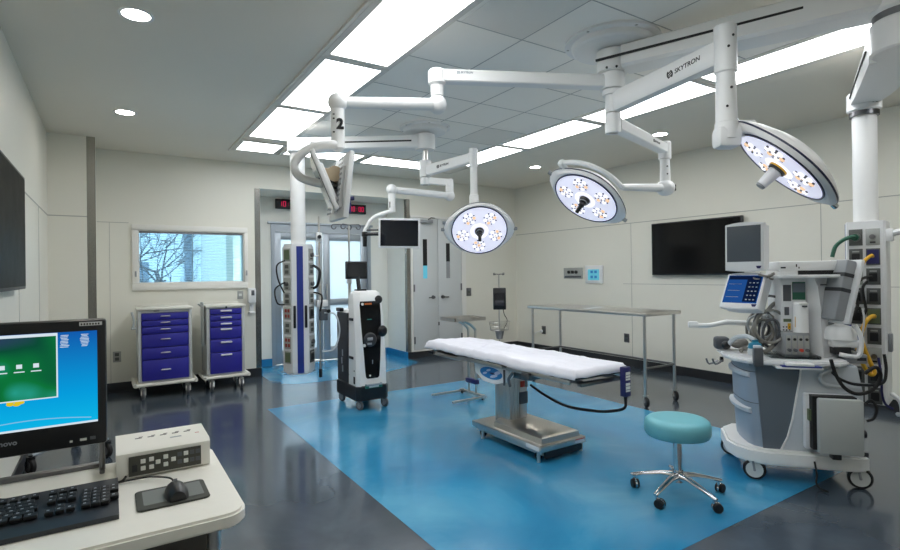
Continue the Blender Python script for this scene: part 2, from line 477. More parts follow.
# light strips: every fluorescent panel is a fixture
def lightpanel(x0, x1, y0, y1, label):
    t = thing('ceiling_light', label, 'ceiling light', ((x0 + x1) / 2, (y0 + y1) / 2, H), 0, 'rectangular ceiling light panels')
    f = .046
    k = N('light frame')
    k.b2((x0, y0, H - .014), (x0 + f, y1, H - .004)); k.b2((x1 - f, y0, H - .014), (x1, y1, H - .004))
    k.b2((x0 + f, y0, H - .014), (x1 - f, y0 + f, H - .004)); k.b2((x0 + f, y1 - f, H - .014), (x1 - f, y1, H - .004))
    k.build('frame', None, t)
    N('panel light').b2((x0 + f, y0 + f, H - .010), (x1 - f, y1 - f, H - .004)).build('diffuser', None, t)
lightpanel(LX0, LX1, 2.33, 3.60, 'large ceiling light panel at the top of the left strip, nearest to camera')
lightpanel(LX0, LX1, 3.61, 4.88, 'second ceiling light panel back along the left strip')
lightpanel(LX0, LX1, 4.89, 6.16, 'third ceiling light panel back along the left strip')
lightpanel(LX0, LX1, 6.33, 6.88, 'small square ceiling light panel in the far left corner of the strips')
lightpanel(RX0, RX1, 1.24, 2.51, 'long ceiling light panel above the two right surgical lights')
lightpanel(RX0, RX1, 2.52, 3.79, 'second ceiling light panel back along the right strip')
lightpanel(RX0, RX1, 3.80, 5.07, 'third ceiling light panel back along the right strip, above the round light by the doors')
lightpanel(RX0, RX1, 5.08, 6.32, 'farthest ceiling light panel along the right strip')
lightpanel(1.83, 2.86, 6.35, 6.86, 'ceiling light panel of the far row behind the left equipment column')
lightpanel(2.88, 3.92, 6.35, 6.86, 'ceiling light panel of the far row right of the equipment boom')
for x0, x1, s in ((LX0, LX1, 'left'), (RX0, RX1, 'right')):  # unseen panels, strips carried on forward to add room light
    for y0 in ((-.22, 1.05) if s == 'left' else (-.04, )):
        lightpanel(x0, x1, y0, y0 + 1.26, 'ceiling light panel of the %s strip, %s' % (s, 'added out of view at its front end' if y0 < 0 else 'added just out of view'))
k = N('light frame')
k.b2((LX0 - .03, -.3, H - .02), (LX0 - .008, 6.95, H)); k.b2((RX1 + .008, -.3, H - .012), (RX1 + .02, 6.95, H)); k.b2((LX0 - .03, 6.90, H - .012), (RX1 + .02, 6.915, H))
struct(k.build('trim_7'))
for x, y, w in ((.145, 3.63, 'top left corner, nearest'), (.135, 5.84, 'left ceiling, above the wall pier'), (5.33, 5.9, 'right ceiling, above the room corner'), (5.31, 3.77, 'right ceiling, behind the arm of the middle surgical light'),
                (.145, 1.4, 'ceiling over the desk, added out of view'), (5.31, 1.6, 'ceiling over the right pillar, added out of view')):  # last two are unseen, added in the same pattern for more light
    t = thing('downlight', 'round recessed downlight in the %s' % w, 'downlight', (x, y, H), 0, 'recessed downlights')
    k = N('white enamel'); k.ring((x, y, H - .006), (0, 0, 1), .075, .095, 0, .006); k.build('trim_ring', None, t)
    k = N('down light'); k.cyl((x, y, H - .003), (x, y, H - .001), .075); k.build('lens', None, t)

# ------------------------------------------------------------------ view window with blind
w = N('window frame')
for lo, hi in (((.232, YB - .03, 1.235), (1.60, YB, WZ0)), ((.232, YB - .03, WZ1), (1.60, YB, 2.06)), ((.232, YB - .03, WZ0), (WX0, YB, WZ1)), ((WX1, YB - .03, WZ0), (1.60, YB, WZ1))):
    w.b2(lo, hi, .004)
w.b2((WX0, YB, WZ0), (WX0 + .012, YB + .12, WZ1)); w.b2((WX1 - .012, YB, WZ0), (WX1, YB + .12, WZ1)); w.b2((WX0, YB, WZ0), (WX1, YB + .12, WZ0 + .012)); w.b2((WX0, YB, WZ1 - .012), (WX1, YB + .12, WZ1))
w = struct(w.build('window_1'))
N('window glass').b2((WX0 + .012, YB + .02, WZ0 + .012), (WX1 - .012, YB + .024, WZ1 - .012)).build('glass_pane', None, w)
N('window glass').b2((WX0 + .012, YB + .10, WZ0 + .012), (WX1 - .012, YB + .104, WZ1 - .012)).build('glass_pane', None, w)
N('dark steel').b2((WX0 + .0, YB + .012, WZ1 - .035), (WX1, YB + .06, WZ1 - .012)).build('blind_headrail', None, w)
N('window frame').b2((.912, YB + .03, WZ0), (.922, YB + .04, WZ1)).build('mullion', None, w)
N('grey plastic').box((.27, YB - .035, 1.44), (.018, .02, .07), .004).build('blind_knob', None, w)
N('grey plastic').box((1.58, YB - .035, 1.44), (.018, .02, .07), .004).build('blind_knob', None, w)
k = N('blind slat'); nsl = 30
for i in range(nsl):
    z = WZ0 + .02 + (WZ1 - WZ0 - .07) * i / (nsl - 1)
    k.box(((WX0 + WX1) / 2, YB + .065, z), (WX1 - WX0 - .03, .016, .0012), 0, Mx.Rotation(R(-18), 4, 'X'))
k.build('blind', None, w)
# outdoors beyond the window
struct(N('snow ground').b2((-9, YB + .3, -1.2), (1.4, 24, -1.1)).build('ground_outside'))
b = thing('outside_building', 'pale building with dark window bays seen through the view window', 'building', (0.2, 14.5, -1.1))
k = N('far wall'); k.b2((-5, 14.5, -1.1), (5.5, 17, 9)); k.build('wall', None, b)
for x0, x1, z0, z1 in ((-.32, .78, .2, 1.75), (1.55, 1.72, -1, 4), (2.75, 3.3, -1, 4), (-.32, .78, 2.45, 3.4), (-3, -2, 0.2, 3.4)):
    N('far brick').b2((x0, 14.44, z0), (x1, 14.5, z1)).build('window_bay', None, b)
def branchy(k, p, d, L, r, depth):
    q = p + d * L
    k.tube([p, p + d * L * .5 + V((random.uniform(-.04, .04), 0, random.uniform(-.03, .03))) * L, q], r, 5, 0, (1, .6))
    if depth == 0: return
    for _ in range(3):
        a = random.uniform(-.9, .9); nd = (Mx.Rotation(a, 3, 'Y') @ d + V((0, random.uniform(-.3, .3), .1))).normalized()
        branchy(k, p + d * L * random.uniform(.45, 1), nd, L * random.uniform(.55, .75), r * .6, depth - 1)
for i, (x, y, lean) in enumerate(((-.25, 11.0, .45), (1.0, 12.2, -.35))):
    t = thing('bare_tree', ('bare winter tree behind the left pane of the view window', 'bare winter tree behind the middle of the view window')[i], 'tree', (x, y, -1.1))
    k = N('bark'); k.tube([(x, y, -1.1), (x + .05, y, .4), (x + lean * .6, y, 1.5)], .06, 7, 4, (1, .7)); k.build('trunk', None, t)
    k = N('bark')
    for j in range(6):
        branchy(k, V((x + lean * (.1 + .1 * j), y, .3 + .24 * j)), V((random.uniform(-1, 1), random.uniform(-.2, .2), random.uniform(.3, 1))).normalized(), 1.0, .022, 4)
    k.build('branches', None, t)

# ------------------------------------------------------------------ entrance doors in the alcove
d = N('aluminium')
d.b2((2.10, AY - .02, 0), (2.155, AY + .1, 2.20)); d.b2((3.715, AY - .02, 0), (3.77, AY + .1, 2.20)); d.b2((2.155, AY - .02, 2.08), (3.715, AY + .1, 2.20))
d = struct(d.build('door_1'))
for x0, x1 in ((2.155, 2.93), (2.935, 3.715)):
    k = N('aluminium'); st = .105 if x0 < 2.5 else .115
    k.b2((x0 + .003, AY + .02, .01), (x0 + st, AY + .06, 2.075), .003); k.b2((x1 - st, AY + .02, .01), (x1 - .003, AY + .06, 2.075), .003)
    k.b2((x0 + st, AY + .02, .01), (x1 - st, AY + .06, .22), .003); k.b2((x0 + st, AY + .02, 1.965), (x1 - st, AY + .06, 2.075), .003); k.b2((x0 + st, AY + .02, .90), (x1 - st, AY + .06, 1.0), .003)
    lf = k.build('door_leaf', None, d)
    k = N('frosted glass'); k.b2((x0 + st, AY + .035, .22), (x1 - st, AY + .042, .90)); k.b2((x0 + st, AY + .035, 1.0), (x1 - st, AY + .042, 1.965)); k.build('glass_pane', None, lf)
    xx = x1 - .05 if x0 < 2.5 else x0 + .05
    N('steel').cyl((xx, AY - .02, .95), (xx, AY - .02, 1.25), .011).cyl((xx, AY - .02, .97), (xx, AY + .02, .97), .008).cyl((xx, AY - .02, 1.23), (xx, AY + .02, 1.23), .008).build('door_handle', None, lf)
N('aluminium').b2((2.05, AY - .05, 2.20), (3.80, AY, 2.235), .004).build('header_rail', None, d)
# digital wall clocks
SEG = {'0': 'abcdef', '1': 'bc', '2': 'abged', '3': 'abgcd', '5': 'afgcd', '4': 'fgbc'}
def clock(x0, x1, z0, z1, digits, label):
    t = thing('wall_clock', label, 'clock', ((x0 + x1) / 2, AY, z0))
    N('black plastic').b2((x0, AY - .05, z0), (x1, AY, z1), .006).build('housing', None, t)
    k = N('clock red'); n = len(digits); dw = (x1 - x0) * .62 / n; dh = (z1 - z0) * .48; cz = (z0 + z1) / 2; th = dh * .11
    for i, c in enumerate(digits):
        cx = (x0 + x1) / 2 + (i - (n - 1) / 2) * dw * 1.25; y = AY - .051; hw = dw * .36; hh = dh / 2
        if c == ':':
            for s in (-1, 1): k.box((cx, y, cz + s * hh * .4), (th, .002, th))
            continue
        for g in SEG[c]:
            px, pz, ww, wh = {'a': (0, hh, 2 * hw, th), 'g': (0, 0, 2 * hw, th), 'd': (0, -hh, 2 * hw, th), 'b': (hw, hh / 2, th, hh), 'c': (hw, -hh / 2, th, hh), 'f': (-hw, hh / 2, th, hh), 'e': (-hw, -hh / 2, th, hh)}[g]
            k.box((cx + px, y, cz + pz), (ww, .002, wh))
    k.build('digits', None, t)
clock(2.17, 2.56, 2.44, 2.59, '10:25', 'black digital clock with red digits on the alcove wall, beside the left boom pole')
clock(3.34, 3.68, 2.42, 2.575, '00:00', 'black digital clock with red digits behind the folded boom monitors')

# ------------------------------------------------------------------ tall storage doors right of the alcove
Y = YB
d = N('window frame'); d.b2((4.15, Y - .03, .125), (4.185, Y, 2.36)); d.b2((5.15, Y - .03, .125), (5.24, Y, 2.36)); d.b2((4.185, Y - .03, 2.325), (5.15, Y, 2.36)); d.b2((4.15, Y - .03, .115), (5.24, Y, .135))
d = struct(d.build('door_2'))
for x0, x1, lx0, lx1, lt, split, hx in ((4.19, 4.665, 4.375, 4.455, 1.97, 1.53, 4.56), (4.672, 5.145, 4.83, 4.905, 1.91, 1.60, 4.75)):
    k = N('cabinet door'); k.b2((x0, Y - .028, .14), (x1, Y - .002, 2.32), .003); lf = k.build('door_leaf', None, d)
    k = N('black plastic').b2((lx0, Y - .031, split), (lx1, Y - .0285, lt)).m('alarm teal' if x0 < 4.5 else 'grey plastic').b2((lx0, Y - .031, 1.315), (lx1, Y - .0285, split)); k.build('vision_panel', None, lf)
    k = N('dark steel'); k.cyl((hx, Y - .028, 1.0), (hx, Y - .075, 1.0), .022).tube([(hx, Y - .07, 1.0), (hx + (-.1 if hx < 4.6 else .1), Y - .075, .995)], .010); k.cyl((hx, Y - .0285, 1.0), (hx, Y - .034, 1.0), .032); k.build('lever_handle', None, lf)
    for z in (.30, 1.16, 2.05):
        hxx = x0 + .012 if x0 < 4.5 else x1 - .012
        N('dark steel').b2((hxx - .013, Y - .04, z - .06), (hxx + .013, Y - .028, z + .06), .003).build('hinge', None, lf)
    cx = x0 + .22
    k = N('grey plastic'); k.b2((cx - .13, Y - .10, 2.235), (cx + .13, Y - .03, 2.29), .008); k.m('dark steel').tube([(cx + .06, Y - .06, 2.30), (cx + .02, Y - .22, 2.31), (cx + .20, Y - .03, 2.33)], .009); k.build('door_closer', None, lf)
    N('black plastic').b2((4.655 if x0 < 4.5 else 4.674, Y - .034, .52), (4.664 if x0 < 4.5 else 4.683, Y - .028, .58)).build('latch', None, lf)

# ------------------------------------------------------------------ small wall fittings
def plate(name, c, d, label, cat, m1='steel', m2='outlet dark', n=2, axis='y', group=None):
    """cover plate on a wall with n dark openings; axis is the wall normal"""
    t = thing(name, label, cat, c, 0, group)
    def bb(k, off, dd, th0, th1, bev=0):
        if axis == 'y': k.b2((c[0] + off[0] - dd[0] / 2, c[1] - th1, c[2] + off[1] - dd[1] / 2), (c[0] + off[0] + dd[0] / 2, c[1] - th0, c[2] + off[1] + dd[1] / 2), bev)
        else: k.b2((c[0] - th1, c[1] + off[0] - dd[0] / 2, c[2] + off[1] - dd[1] / 2), (c[0] - th0, c[1] + off[0] + dd[0] / 2, c[2] + off[1] + dd[1] / 2), bev)
    k = N(m1); bb(k, (0, 0), d, 0, .007, .002); k.build('cover_plate', None, t)
    for i in range(n):
        k = N(m2); zz = (i - (n - 1) / 2) * d[1] * .42; bb(k, (0, zz), (d[0] * .5, d[1] * .3), .007, .0085); k.build('socket', None, t)
    return t
plate('wall_outlet', (.064, YB, .43), (.085, .13), 'steel power outlet low on the back wall beside the wide blue cart', 'outlet', 'outlet plate')
plate('wall_outlet', (XR, 5.15, .41), (.09, .13), 'dark power outlet on the right wall under the long steel table', 'outlet', 'dark steel', axis='x')
plate('wall_outlet', (XR, 6.92, .38), (.10, .14), 'dark power outlet with a white plug near the room corner', 'outlet', 'dark steel', axis='x')
k = N('white plastic'); k.box((XR - .035, 6.95, .36), (.04, .045, .05), .01); k.tube([(XR - .05, 6.98, .36), (XR - .06, 7.05, .33), (XR - .035, 7.15, .26), (XR - .04, 7.2, .02)], .007, 8, 5)
tag(k.build('power_plug'), 'white plug and short cord in the outlet near the room corner', 'plug', at=(XR, 7.0, 0))
plate('wall_switch', (5.31, YB, 1.065), (.10, .14), 'dark control plate on the back wall right of the tall storage doors', 'switch', 'dark steel', n=1)
plate('wall_switch', (1.50, YB, 1.14), (.075, .115), 'steel rocker switch plate below the view window, beside the white dispenser', 'switch', 'outlet plate', 'button white', n=1)
t = thing('soap_dispenser', 'white hand sanitizer dispenser with a drip tray on the wall by the corner guard', 'dispenser', (1.635, YB, .9))
k = N('white plastic'); k.b2((1.585, YB - .10, 1.02), (1.69, YB, 1.23), .02); k.build('body', None, t)
N('dark grey plastic').b2((1.625, YB - .106, 1.13), (1.665, YB - .098, 1.20), .003).build('window', None, t)
N('white plastic').b2((1.61, YB - .03, .90), (1.665, YB, 1.02), .004).build('backplate', None, t)
N('white plastic').b2((1.60, YB - .11, .885), (1.675, YB, .905), .008).build('drip_tray', None, t)
# gas alarm plates on the right wall
t = thing('intercom_panel', 'grey wall panel with three black knobs beside the small blue screen', 'panel', (XR, 6.20, 1.37))
N('outlet plate').b2((XR - .012, 5.99, 1.285), (XR, 6.41, 1.46), .004).build('cover_plate', None, t)
for i in range(3): N('black plastic').cyl((XR - .012, 6.28 - .08 * i, 1.39), (XR - .035, 6.28 - .08 * i, 1.39), .026).build('knob', None, t)
N('dark grey plastic').b2((XR - .014, 6.02, 1.30), (XR - .012, 6.38, 1.33)).build('label_strip', None, t)
t = thing('touch_panel', 'square white wall controller with a lit blue touch screen', 'wall controller', (XR, 5.74, 1.35))
N('white plastic').b2((XR - .03, 5.57, 1.21), (XR, 5.92, 1.49), .008).build('housing', None, t)
N('alarm teal').b2((XR - .032, 5.63, 1.26), (XR - .03, 5.86, 1.43)).build('screen', None, t)
k = N('blue art'); 
for a, b_ in ((5.70, 1.39), (5.78, 1.39), (5.70, 1.31), (5.78, 1.31)): k.box((XR - .0325, a, b_), (.001, .05, .04))
k.build('icon_set', None, t)
# big wall displays
t = thing('wall_display', 'large black flat wall display mounted on the right wall', 'television', (XR, 4.02, 1.345))
k = N('black plastic'); k.b2((XR - .075, 3.40, 1.335), (XR - .03, 4.65, 2.045), .006); k.build('housing', None, t)
N('black gloss').b2((XR - .077, 3.415, 1.355), (XR - .0745, 4.635, 2.03)).build('screen', None, t)
N('dark steel').b2((XR - .03, 3.8, 1.5), (XR, 4.25, 1.9)).build('wall_bracket', None, t)
t = thing('wall_display', 'large black flat wall display mounted on the left wall above the desk', 'television', (XL, 4.0, 1.33))
N('black plastic').b2((XL + .03, 3.30, 1.33), (XL + .064, 4.67, 2.10), .006).build('housing', None, t)
N('tv glass').b2((XL + .063, 3.32, 1.35), (XL + .066, 4.65, 2.08)).build('screen', None, t)
N('dark steel').b2((XL, 3.75, 1.5), (XL + .03, 4.25, 1.9)).build('wall_bracket', None, t)
# ------------------------------------------------------------------ helpers for furniture
def caster(t, x, y, r, top, ang=0.0, w=.03, fork='steel', tyre='dark grey plastic', hub=None, off=.03, world=True, hubr=.62):
    """a swivel caster: fork (part) and wheel (sub-part); r wheel radius, top height of the stem"""
    ca, sa = math.cos(ang), math.sin(ang)
    cx, cy = x + off * ca, y + off * sa; ax = V((-sa, ca, 0))
    k = N(fork); k.cyl((x, y, 2 * r + .006), (x, y, top), .014)
    k.cyl((x, y, 2 * r + .002), (x, y, 2 * r + .014), .028)
    for s in (-1, 1):
        a = ax * (w / 2 + .005) * s
        P0, P1 = V((x, y, 2 * r + .006)) + a, V((cx, cy, r)) + a
        k.tube([P0, (P0 + P1) / 2, P1], .008, 6)
    k.cyl(V((cx, cy, r)) - ax * (w / 2 + .012), V((cx, cy, r)) + ax * (w / 2 + .012), .008)
    c = k.build('caster', None, t, world)
    k = N(tyre); k.lathe([(r * hubr, -w / 2), (r - .008, -w / 2), (r, -w / 2 + .008), (r, w / 2 - .008), (r - .008, w / 2), (r * hubr, w / 2)], (cx, cy, r), ax, 28)
    k.m(hub or tyre).lathe([(r * hubr, -w / 2 - .002), (r * hubr, w / 2 + .002)], (cx, cy, r), ax, 24)
    k.build('wheel', None, c, world)
    return c

# ------------------------------------------------------------------ blue drawer carts
def cart(x0, x1, y0, y1, zb, ztop, cuts, hz, label, hmat, wide):
    xc = (x0 + x1) / 2
    t = thing('medical_cart', label, 'cart', (xc, (y0 + y1) / 2, 0), 0, 'blue drawer carts')
    k = N('cart grey'); e = .035
    k.b2((x0, y0 + .02, zb), (x0 + e, y1, ztop - .03), .006); k.b2((x1 - e, y0 + .02, zb), (x1, y1, ztop - .03), .006); k.b2((x0 + e, y1 - .02, zb), (x1 - e, y1, ztop - .03)); k.b2((x0 + e, y0 + .03, zb - .01), (x1 - e, y1 - .02, zb + .01))
    k.b2((x0 + e, y0 + .02, cuts[0]), (x1 - e, y0 + .05, ztop - .03)); k.build('body', None, t)
    for i in range(len(cuts) - 1):
        za, zc_ = cuts[i] - .004, cuts[i + 1] + .004
        dr = N('drawer blue').b2((x0 + e + .003, y0 + .006, zc_), (x1 - e - .003, y0 + .5 * (y1 - y0), za), .004).build('drawer', None, t)
        z = hz[i]
        if wide:
            N('steel').tube([(xc - .05, y0 + .006, z - .003), (xc - .045, y0 - .014, z), (xc + .045, y0 - .014, z), (xc + .05, y0 + .006, z - .003)], .0045, 8).box((xc, y0 - .001, z + .004), (.09, .010, .006), .002).build('handle', None, dr)
        else:
            N('handle white').box((xc, y0 - .006, z), (.13, .03, .020), .007).build('handle', None, dr)
    k = N('cart cream'); k.b2((x0 - .012, y0 - .005, ztop - .03), (x1 + .012, y1 + .005, ztop), .010)
    k.b2((x0 - .012, y1 - .01, ztop), (x1 + .012, y1 + .005, ztop + .02), .004); k.build('top', None, t)
    k = N('cart cream'); z0 = zb - .035
    pts = [(x0 + .14, y0 - .03), (x0 - .0, y0 - .045), (x0 - .035, y0 - .02), (x0 - .035, y1 - .05), (x0, y1), (x1, y1), (x1 + .035, y1 - .05), (x1 + .035, y0 - .02), (x1, y0 - .045), (x1 - .14, y0 - .03)]
    k.tube([(a, b, z0 + .012) for a, b in pts], .02, 10, 4)
    k.b2((x0 - .02, y0 - .02, z0 - .012), (x1 + .02, y1 - .02, z0 + .02), .012); k.build('bumper_base', None, t)
    for cx in (x0 + .05, x1 - .05):
        for cy in (y0 + .0, y1 - .07):
            caster(t, cx, cy, .056, z0 - .01, R(-95), .03, 'steel', 'dark grey plastic', 'white wheel', off=.02)
    return t
t = cart(.262, .822, 6.99, 7.48, .19, 1.045, [.985, .90, .827, .742, .584, .445, .20], [.943, .87, .793, .677, .52, .322],
     'wide blue six-drawer steel cart below the middle of the view window', 'steel', True)
k = N('clear tube'); k.b2((.20, 7.02, .80), (.245, 7.18, .82), .004); k.tube([(.215, 7.05, .82), (.225, 7.05, .90), (.205, 7.05, 1.0)], .012, 8, 3); k.box((.252, 7.10, .83), (.012, .14, .14), .003); k.build('glove_holder', None, t)
k = N('dark grey plastic'); k.b2((.42, 6.984, 1.0), (.48, 6.988, 1.012)); k.m('steel').b2((.30, 6.983, .994), (.79, 6.987, .999)); k.build('lock_bar', None, t)
t = cart(.985, 1.425, 7.0, 7.46, .19, 1.045, [1.0, .927, .85, .775, .625, .46, .20], [.972, .89, .812, .745, .585, .43],
     'narrow blue six-drawer steel cart at the right end of the view window', 'handle white', False)
k = N('cart grey'); k.b2((.955, 7.1, .55), (.97, 7.3, 1.08), .005); k.tube([(.96, 7.12, 1.02), (.93, 7.12, 1.05), (.93, 7.28, 1.05), (.96, 7.28, 1.02)], .010, 8, 3); k.build('side_handle', None, t)
k = N('black plastic'); k.cyl((1.205, 6.995, 1.015), (1.205, 6.985, 1.015), .012); k.build('lock', None, t)

# ------------------------------------------------------------------ desk corner with computer
DZ = .88
t = thing('documentation_desk', 'cream laminate desk top with rounded corners at the lower left, on metal legs', 'desk', (-.15, 1.5, 0))
poly = []
x0, x1, y0, y1 = XL + .006, .256, 1.235, 1.77
for cx, cy, a0, r in ((x1, y1, 0, .03), (x0, y1, 90, .01), (x0, y0, 180, .01), (x1, y0, 270, .05)):
    sx = -1 if cx == x1 else 1; sy = -1 if cy == y1 else 1
    for i in range(7):
        a = R(a0 + 15 * i); poly.append((cx + sx * r + r * math.cos(a), cy + sy * r + r * math.sin(a)))
N('desk top').prism(poly, DZ, None, DZ - .032, bev=.006).build('desk_top', None, t)
k = N('desk apron'); k.b2((x0 + .02, y0 + .05, DZ - .13), (x1 - .08, y0 + .07, DZ - .032)); k.b2((x0 + .02, y0 + .04, .12), (.10, y0 + .42, DZ - .033)); k.build('under_cabinet', None, t)
for lx, ly in ((.19, y0 + .10), (.19, y1 - .10)): N('steel').cyl((lx, ly, 0), (lx, ly, DZ - .032), .022, bev=.004).build('leg', None, t)
# all-in-one computer
t = thing('desktop_computer', 'black all-in-one computer with a lit blue desktop screen standing on the desk', 'computer', (-.26, 1.66, DZ))
mx0, mx1, mz0, mz1 = -.53, -.009, .975, 1.294
k = N('black plastic'); k.b2((mx0, 1.625, mz0), (mx1, 1.675, mz1), .008); k.build('housing', None, t)
N('desktop blue').b2((mx0 + .02, 1.622, 1.035), (-.029, 1.6255, 1.266)).build('screen', None, t)
s = N('screen white'); s.b2((mx0 + .03, 1.620, 1.107), (-.110, 1.6218, 1.2655)); s.m('desktop green').b2((mx0 + .03, 1.619, 1.110), (-.113, 1.6200, 1.2585))
for i in range(9):
    cx = -.152 - .032 * i; s.m('screen white').box((cx, 1.6185, 1.19), (.011, .0006, .010)).box((cx, 1.6185, 1.177), (.020, .0006, .0025))
s.m('screen white')
for cx in (-.096, -.055):
    for i in range(9): s.box((cx + random.uniform(-.001, .001), 1.6212, 1.258 - .0036 * i), (.016 + random.uniform(-.004, .003), .0008, .0014))
s.m('screen white').b2((mx0 + .02, 1.6205, 1.035), (-.029, 1.6218, 1.0395))
s.m('screen yellow'); 
for i in range(5): s.sph((-.193 + .011 * math.cos(R(72 * i)), 1.6214, 1.104 + .004 * math.sin(R(72 * i))), .007, 1.1, .05, .6, 10)
s.m('screen text').tube([(-.30 + .3 * q, 1.6214, 1.04 + .018 * math.sin(PI * q * .9 + .3)) for q in [i / 14 for i in range(13)]], .0012, 5)
s.build('screen_content', None, t)
N('letter grey').text('lenovo', .017, facing((-.213, 1.6245, 1.009), (1, 0, 0), (0, 0, 1)), .0005, .0003).build('brand_lettering', None, t)
k = N('white plastic'); k.b2((-.066, 1.6235, 1.279), (-.018, 1.6250, 1.288)); k.m('letter black'); 
for i in range(7): k.b2((-.063 + .006 * i, 1.623, 1.281), (-.0595 + .006 * i, 1.6236, 1.2855))
k.build('asset_label', None, t)
k = N('button white'); k.box((-.085, 1.6245, .992), (.006, .001, .005)); k.box((-.060, 1.6245, .993), (.014, .001, .006)); k.m('dark grey plastic').box((-.04, 1.6245, .994), (.012, .001, .008)); k.build('button_strip', None, t)
k = N('dark steel'); k.b2((mx0 + .02, 1.74, DZ + .0), (-.022, 1.765, DZ + .012), .003); k.b2((-.028, 1.68, DZ + .0), (-.016, 1.765, DZ + .012), .003); k.b2((mx0 + .02, 1.68, DZ), (mx0 + .035, 1.765, DZ + .012), .003)
for xx in (-.022, mx0 + .028): k.tube([(xx, 1.70, DZ + .006), (xx, 1.69, DZ + .08), (xx, 1.665, DZ + .16)], .007, 8, 4)
k.build('frame_stand', None, t)
# keyboard
kx0, kx1, ky0, ky1 = -.425, .012, 1.345, 1.555
t = thing('keyboard', 'black full-size keyboard on the desk before the computer', 'keyboard', ((kx0 + kx1) / 2, (ky0 + ky1) / 2, DZ))
k = N('keyboard body'); prof = [(ky0, 0), (ky0, .010), (ky0 + .05, .015), (ky1 - .005, .024), (ky1, .02), (ky1, 0)]
Mk = Mx(((0, 0, 1, kx0), (1, 0, 0, 0), (0, 1, 0, DZ + .001), (0, 0, 0, 1)))
k.prism(prof, kx1 - kx0, Mk, 0); k.build('body', None, t)
kb = N('key'); kd = .0172
legends = []
def key(cx, row, w=1.0, h=1.0):
    legends.append((cx, row))
    yy = ky0 + .062 + row * .0185 + (h - 1) * .009; kb.box((kx0 + cx, yy, DZ + .020 + (yy - ky0) * .055), (kd * w + (w - 1) * .0016, kd * h + (h - 1) * .0016, .008), .0010, Mx.Rotation(R(3), 4, 'X'), 1)
for row in range(5):
    n = 15; off = (0, .004, .009, .004, 0)[row]
    if row == 0:
        for c, w in ((.02, 1.3), (.043, 1.1), (.066, 1.1), (.15, 6.6), (.234, 1.1), (.257, 1.1), (.281, 1.3)): key(c, 0, w)
    else:
        for i in range(n - 1): key(.018 + off + i * .0183, row, 1)
        key(.018 + off + 14 * .0183 - .002, row, 1.0 + .0)
for i in range(15): key(.018 + i * .0187, 5.5, .85)
for i in range(3):
    for row in (3, 4, 5.5): key(.312 + i * .0185, row, .9)
    key(.312 + i * .0185, 0, .9)
key(.3305, 1, .9)
for i in range(4):
    for row in range(5):
        if i == 3 and row in (0, 2): continue
        key(.376 + i * .0178, row, .95, 1.9 if (i == 3 and row in (1, 3)) and False else 1)
kb.m('letter grey')
for cx, row in legends:
    yy = ky0 + .062 + row * .0185; kb.box((kx0 + cx - .002, yy + .002, DZ + .0243 + (yy - ky0) * .055), (.005, .0045, .0006), 0, Mx.Rotation(R(3), 4, 'X'))
kk = kb.build('key_set', None, t); kk['kind'] = 'stuff'
# mouse pad + mouse
t = N('pad dark'); t.prism(rrect(.150, .128, .012, 5, .120, 1.418), DZ + .004, None, DZ + .0005, bev=.001); t.m('pad grey').prism(rrect(.125, .090, .004, 3, .122, 1.424), DZ + .0047, None, DZ + .004)
tag(t.build('mouse_pad'), 'small grey mouse pad with a dark border on the desk', 'mouse pad', at=(.12, 1.418, DZ))
mz = DZ + .0052
t = thing('computer_mouse', 'black optical mouse lying on the grey mouse pad', 'mouse', (.128, 1.408, mz))
k = N('black plastic'); rings = []
for i in range(9):
    v = i / 8; yy = 1.408 + .046 * -math.cos(PI * v); w = .0255 * math.sin(PI * (.04 + .92 * v)) ** .55; hh = .025 * math.sin(PI * (.06 + .86 * (1 - v ** .9))) ** .5 + .001
    rings.append([V((.128 + w * math.cos(a) * 1.0, yy, mz + max(0, hh * math.sin(a)) if math.sin(a) > 0 else mz)) for a in [2 * PI * j / 16 for j in range(16)]])
k.loft(rings); k.build('shell', None, t)
N('dark grey plastic').cyl((.124, 1.434, mz + .020), (.132, 1.434, mz + .020), .008).build('scroll_wheel', None, t)
N('black rubber').tube([(.128, 1.452, mz + .008), (.122, 1.50, mz + .010), (.08, 1.55, mz + .006), (.03, 1.566, mz + .002), (-.05, 1.572, mz + .000), (-.2, 1.60, mz + .000), (-.25, 1.65, mz + .0)], .0022, 6, 5).build('mouse_cable', None, t)
# control box
t = thing('control_box', 'white video switch box with two rows of square buttons on the desk corner', 'switch box', (.12, 1.68, DZ))
bx0, bx1, by0, by1 = .009, .228, 1.590, 1.755
k = N('cream plastic'); prof = [(by0 + .004, 0.003), (by0, .067), (by0 + .010, .074), (by1, .076), (by1, .003)]
k.prism(prof, bx1 - bx0, Mx(((0, 0, 1, bx0), (1, 0, 0, 0), (0, 1, 0, DZ), (0, 0, 0, 1))), 0)
k.m('black rubber')
for a in (bx0 + .02, bx1 - .02):
    for b_ in (by0 + .02, by1 - .02): k.cyl((a, b_, DZ), (a, b_, DZ + .004), .008)
k.build('case', None, t)
fy = by0 + .0005
k = N('panel dark'); k.b2((.036, fy - .003, DZ + .008), (.205, fy + .003, DZ + .058)); f = k.build('front_panel', None, t)
k = N('button white')
for cx, zs in ((.068, (.048, .030)), (.087, (.050, .030)), (.102, (.040,)), (.120, (.050, .030)), (.138, (.040,)), (.168, (.050, .030))):
    for z in zs: k.box((cx, fy - .0035, DZ + z - .005), (.011, .003, .011), .001)
k.build('button_set', None, f)
k = N('dark grey plastic')
for cx in (.153, .183, .197):
    for z in (.050, .030): k.box((cx, fy - .003, DZ + z - .005), (.011, .002, .011))
k.build('blank_button_set', None, f)
N('black plastic').box((.049, fy - .003, DZ + .028), (.012, .003, .018)).build('power_switch', None, f)
k = N('letter black')
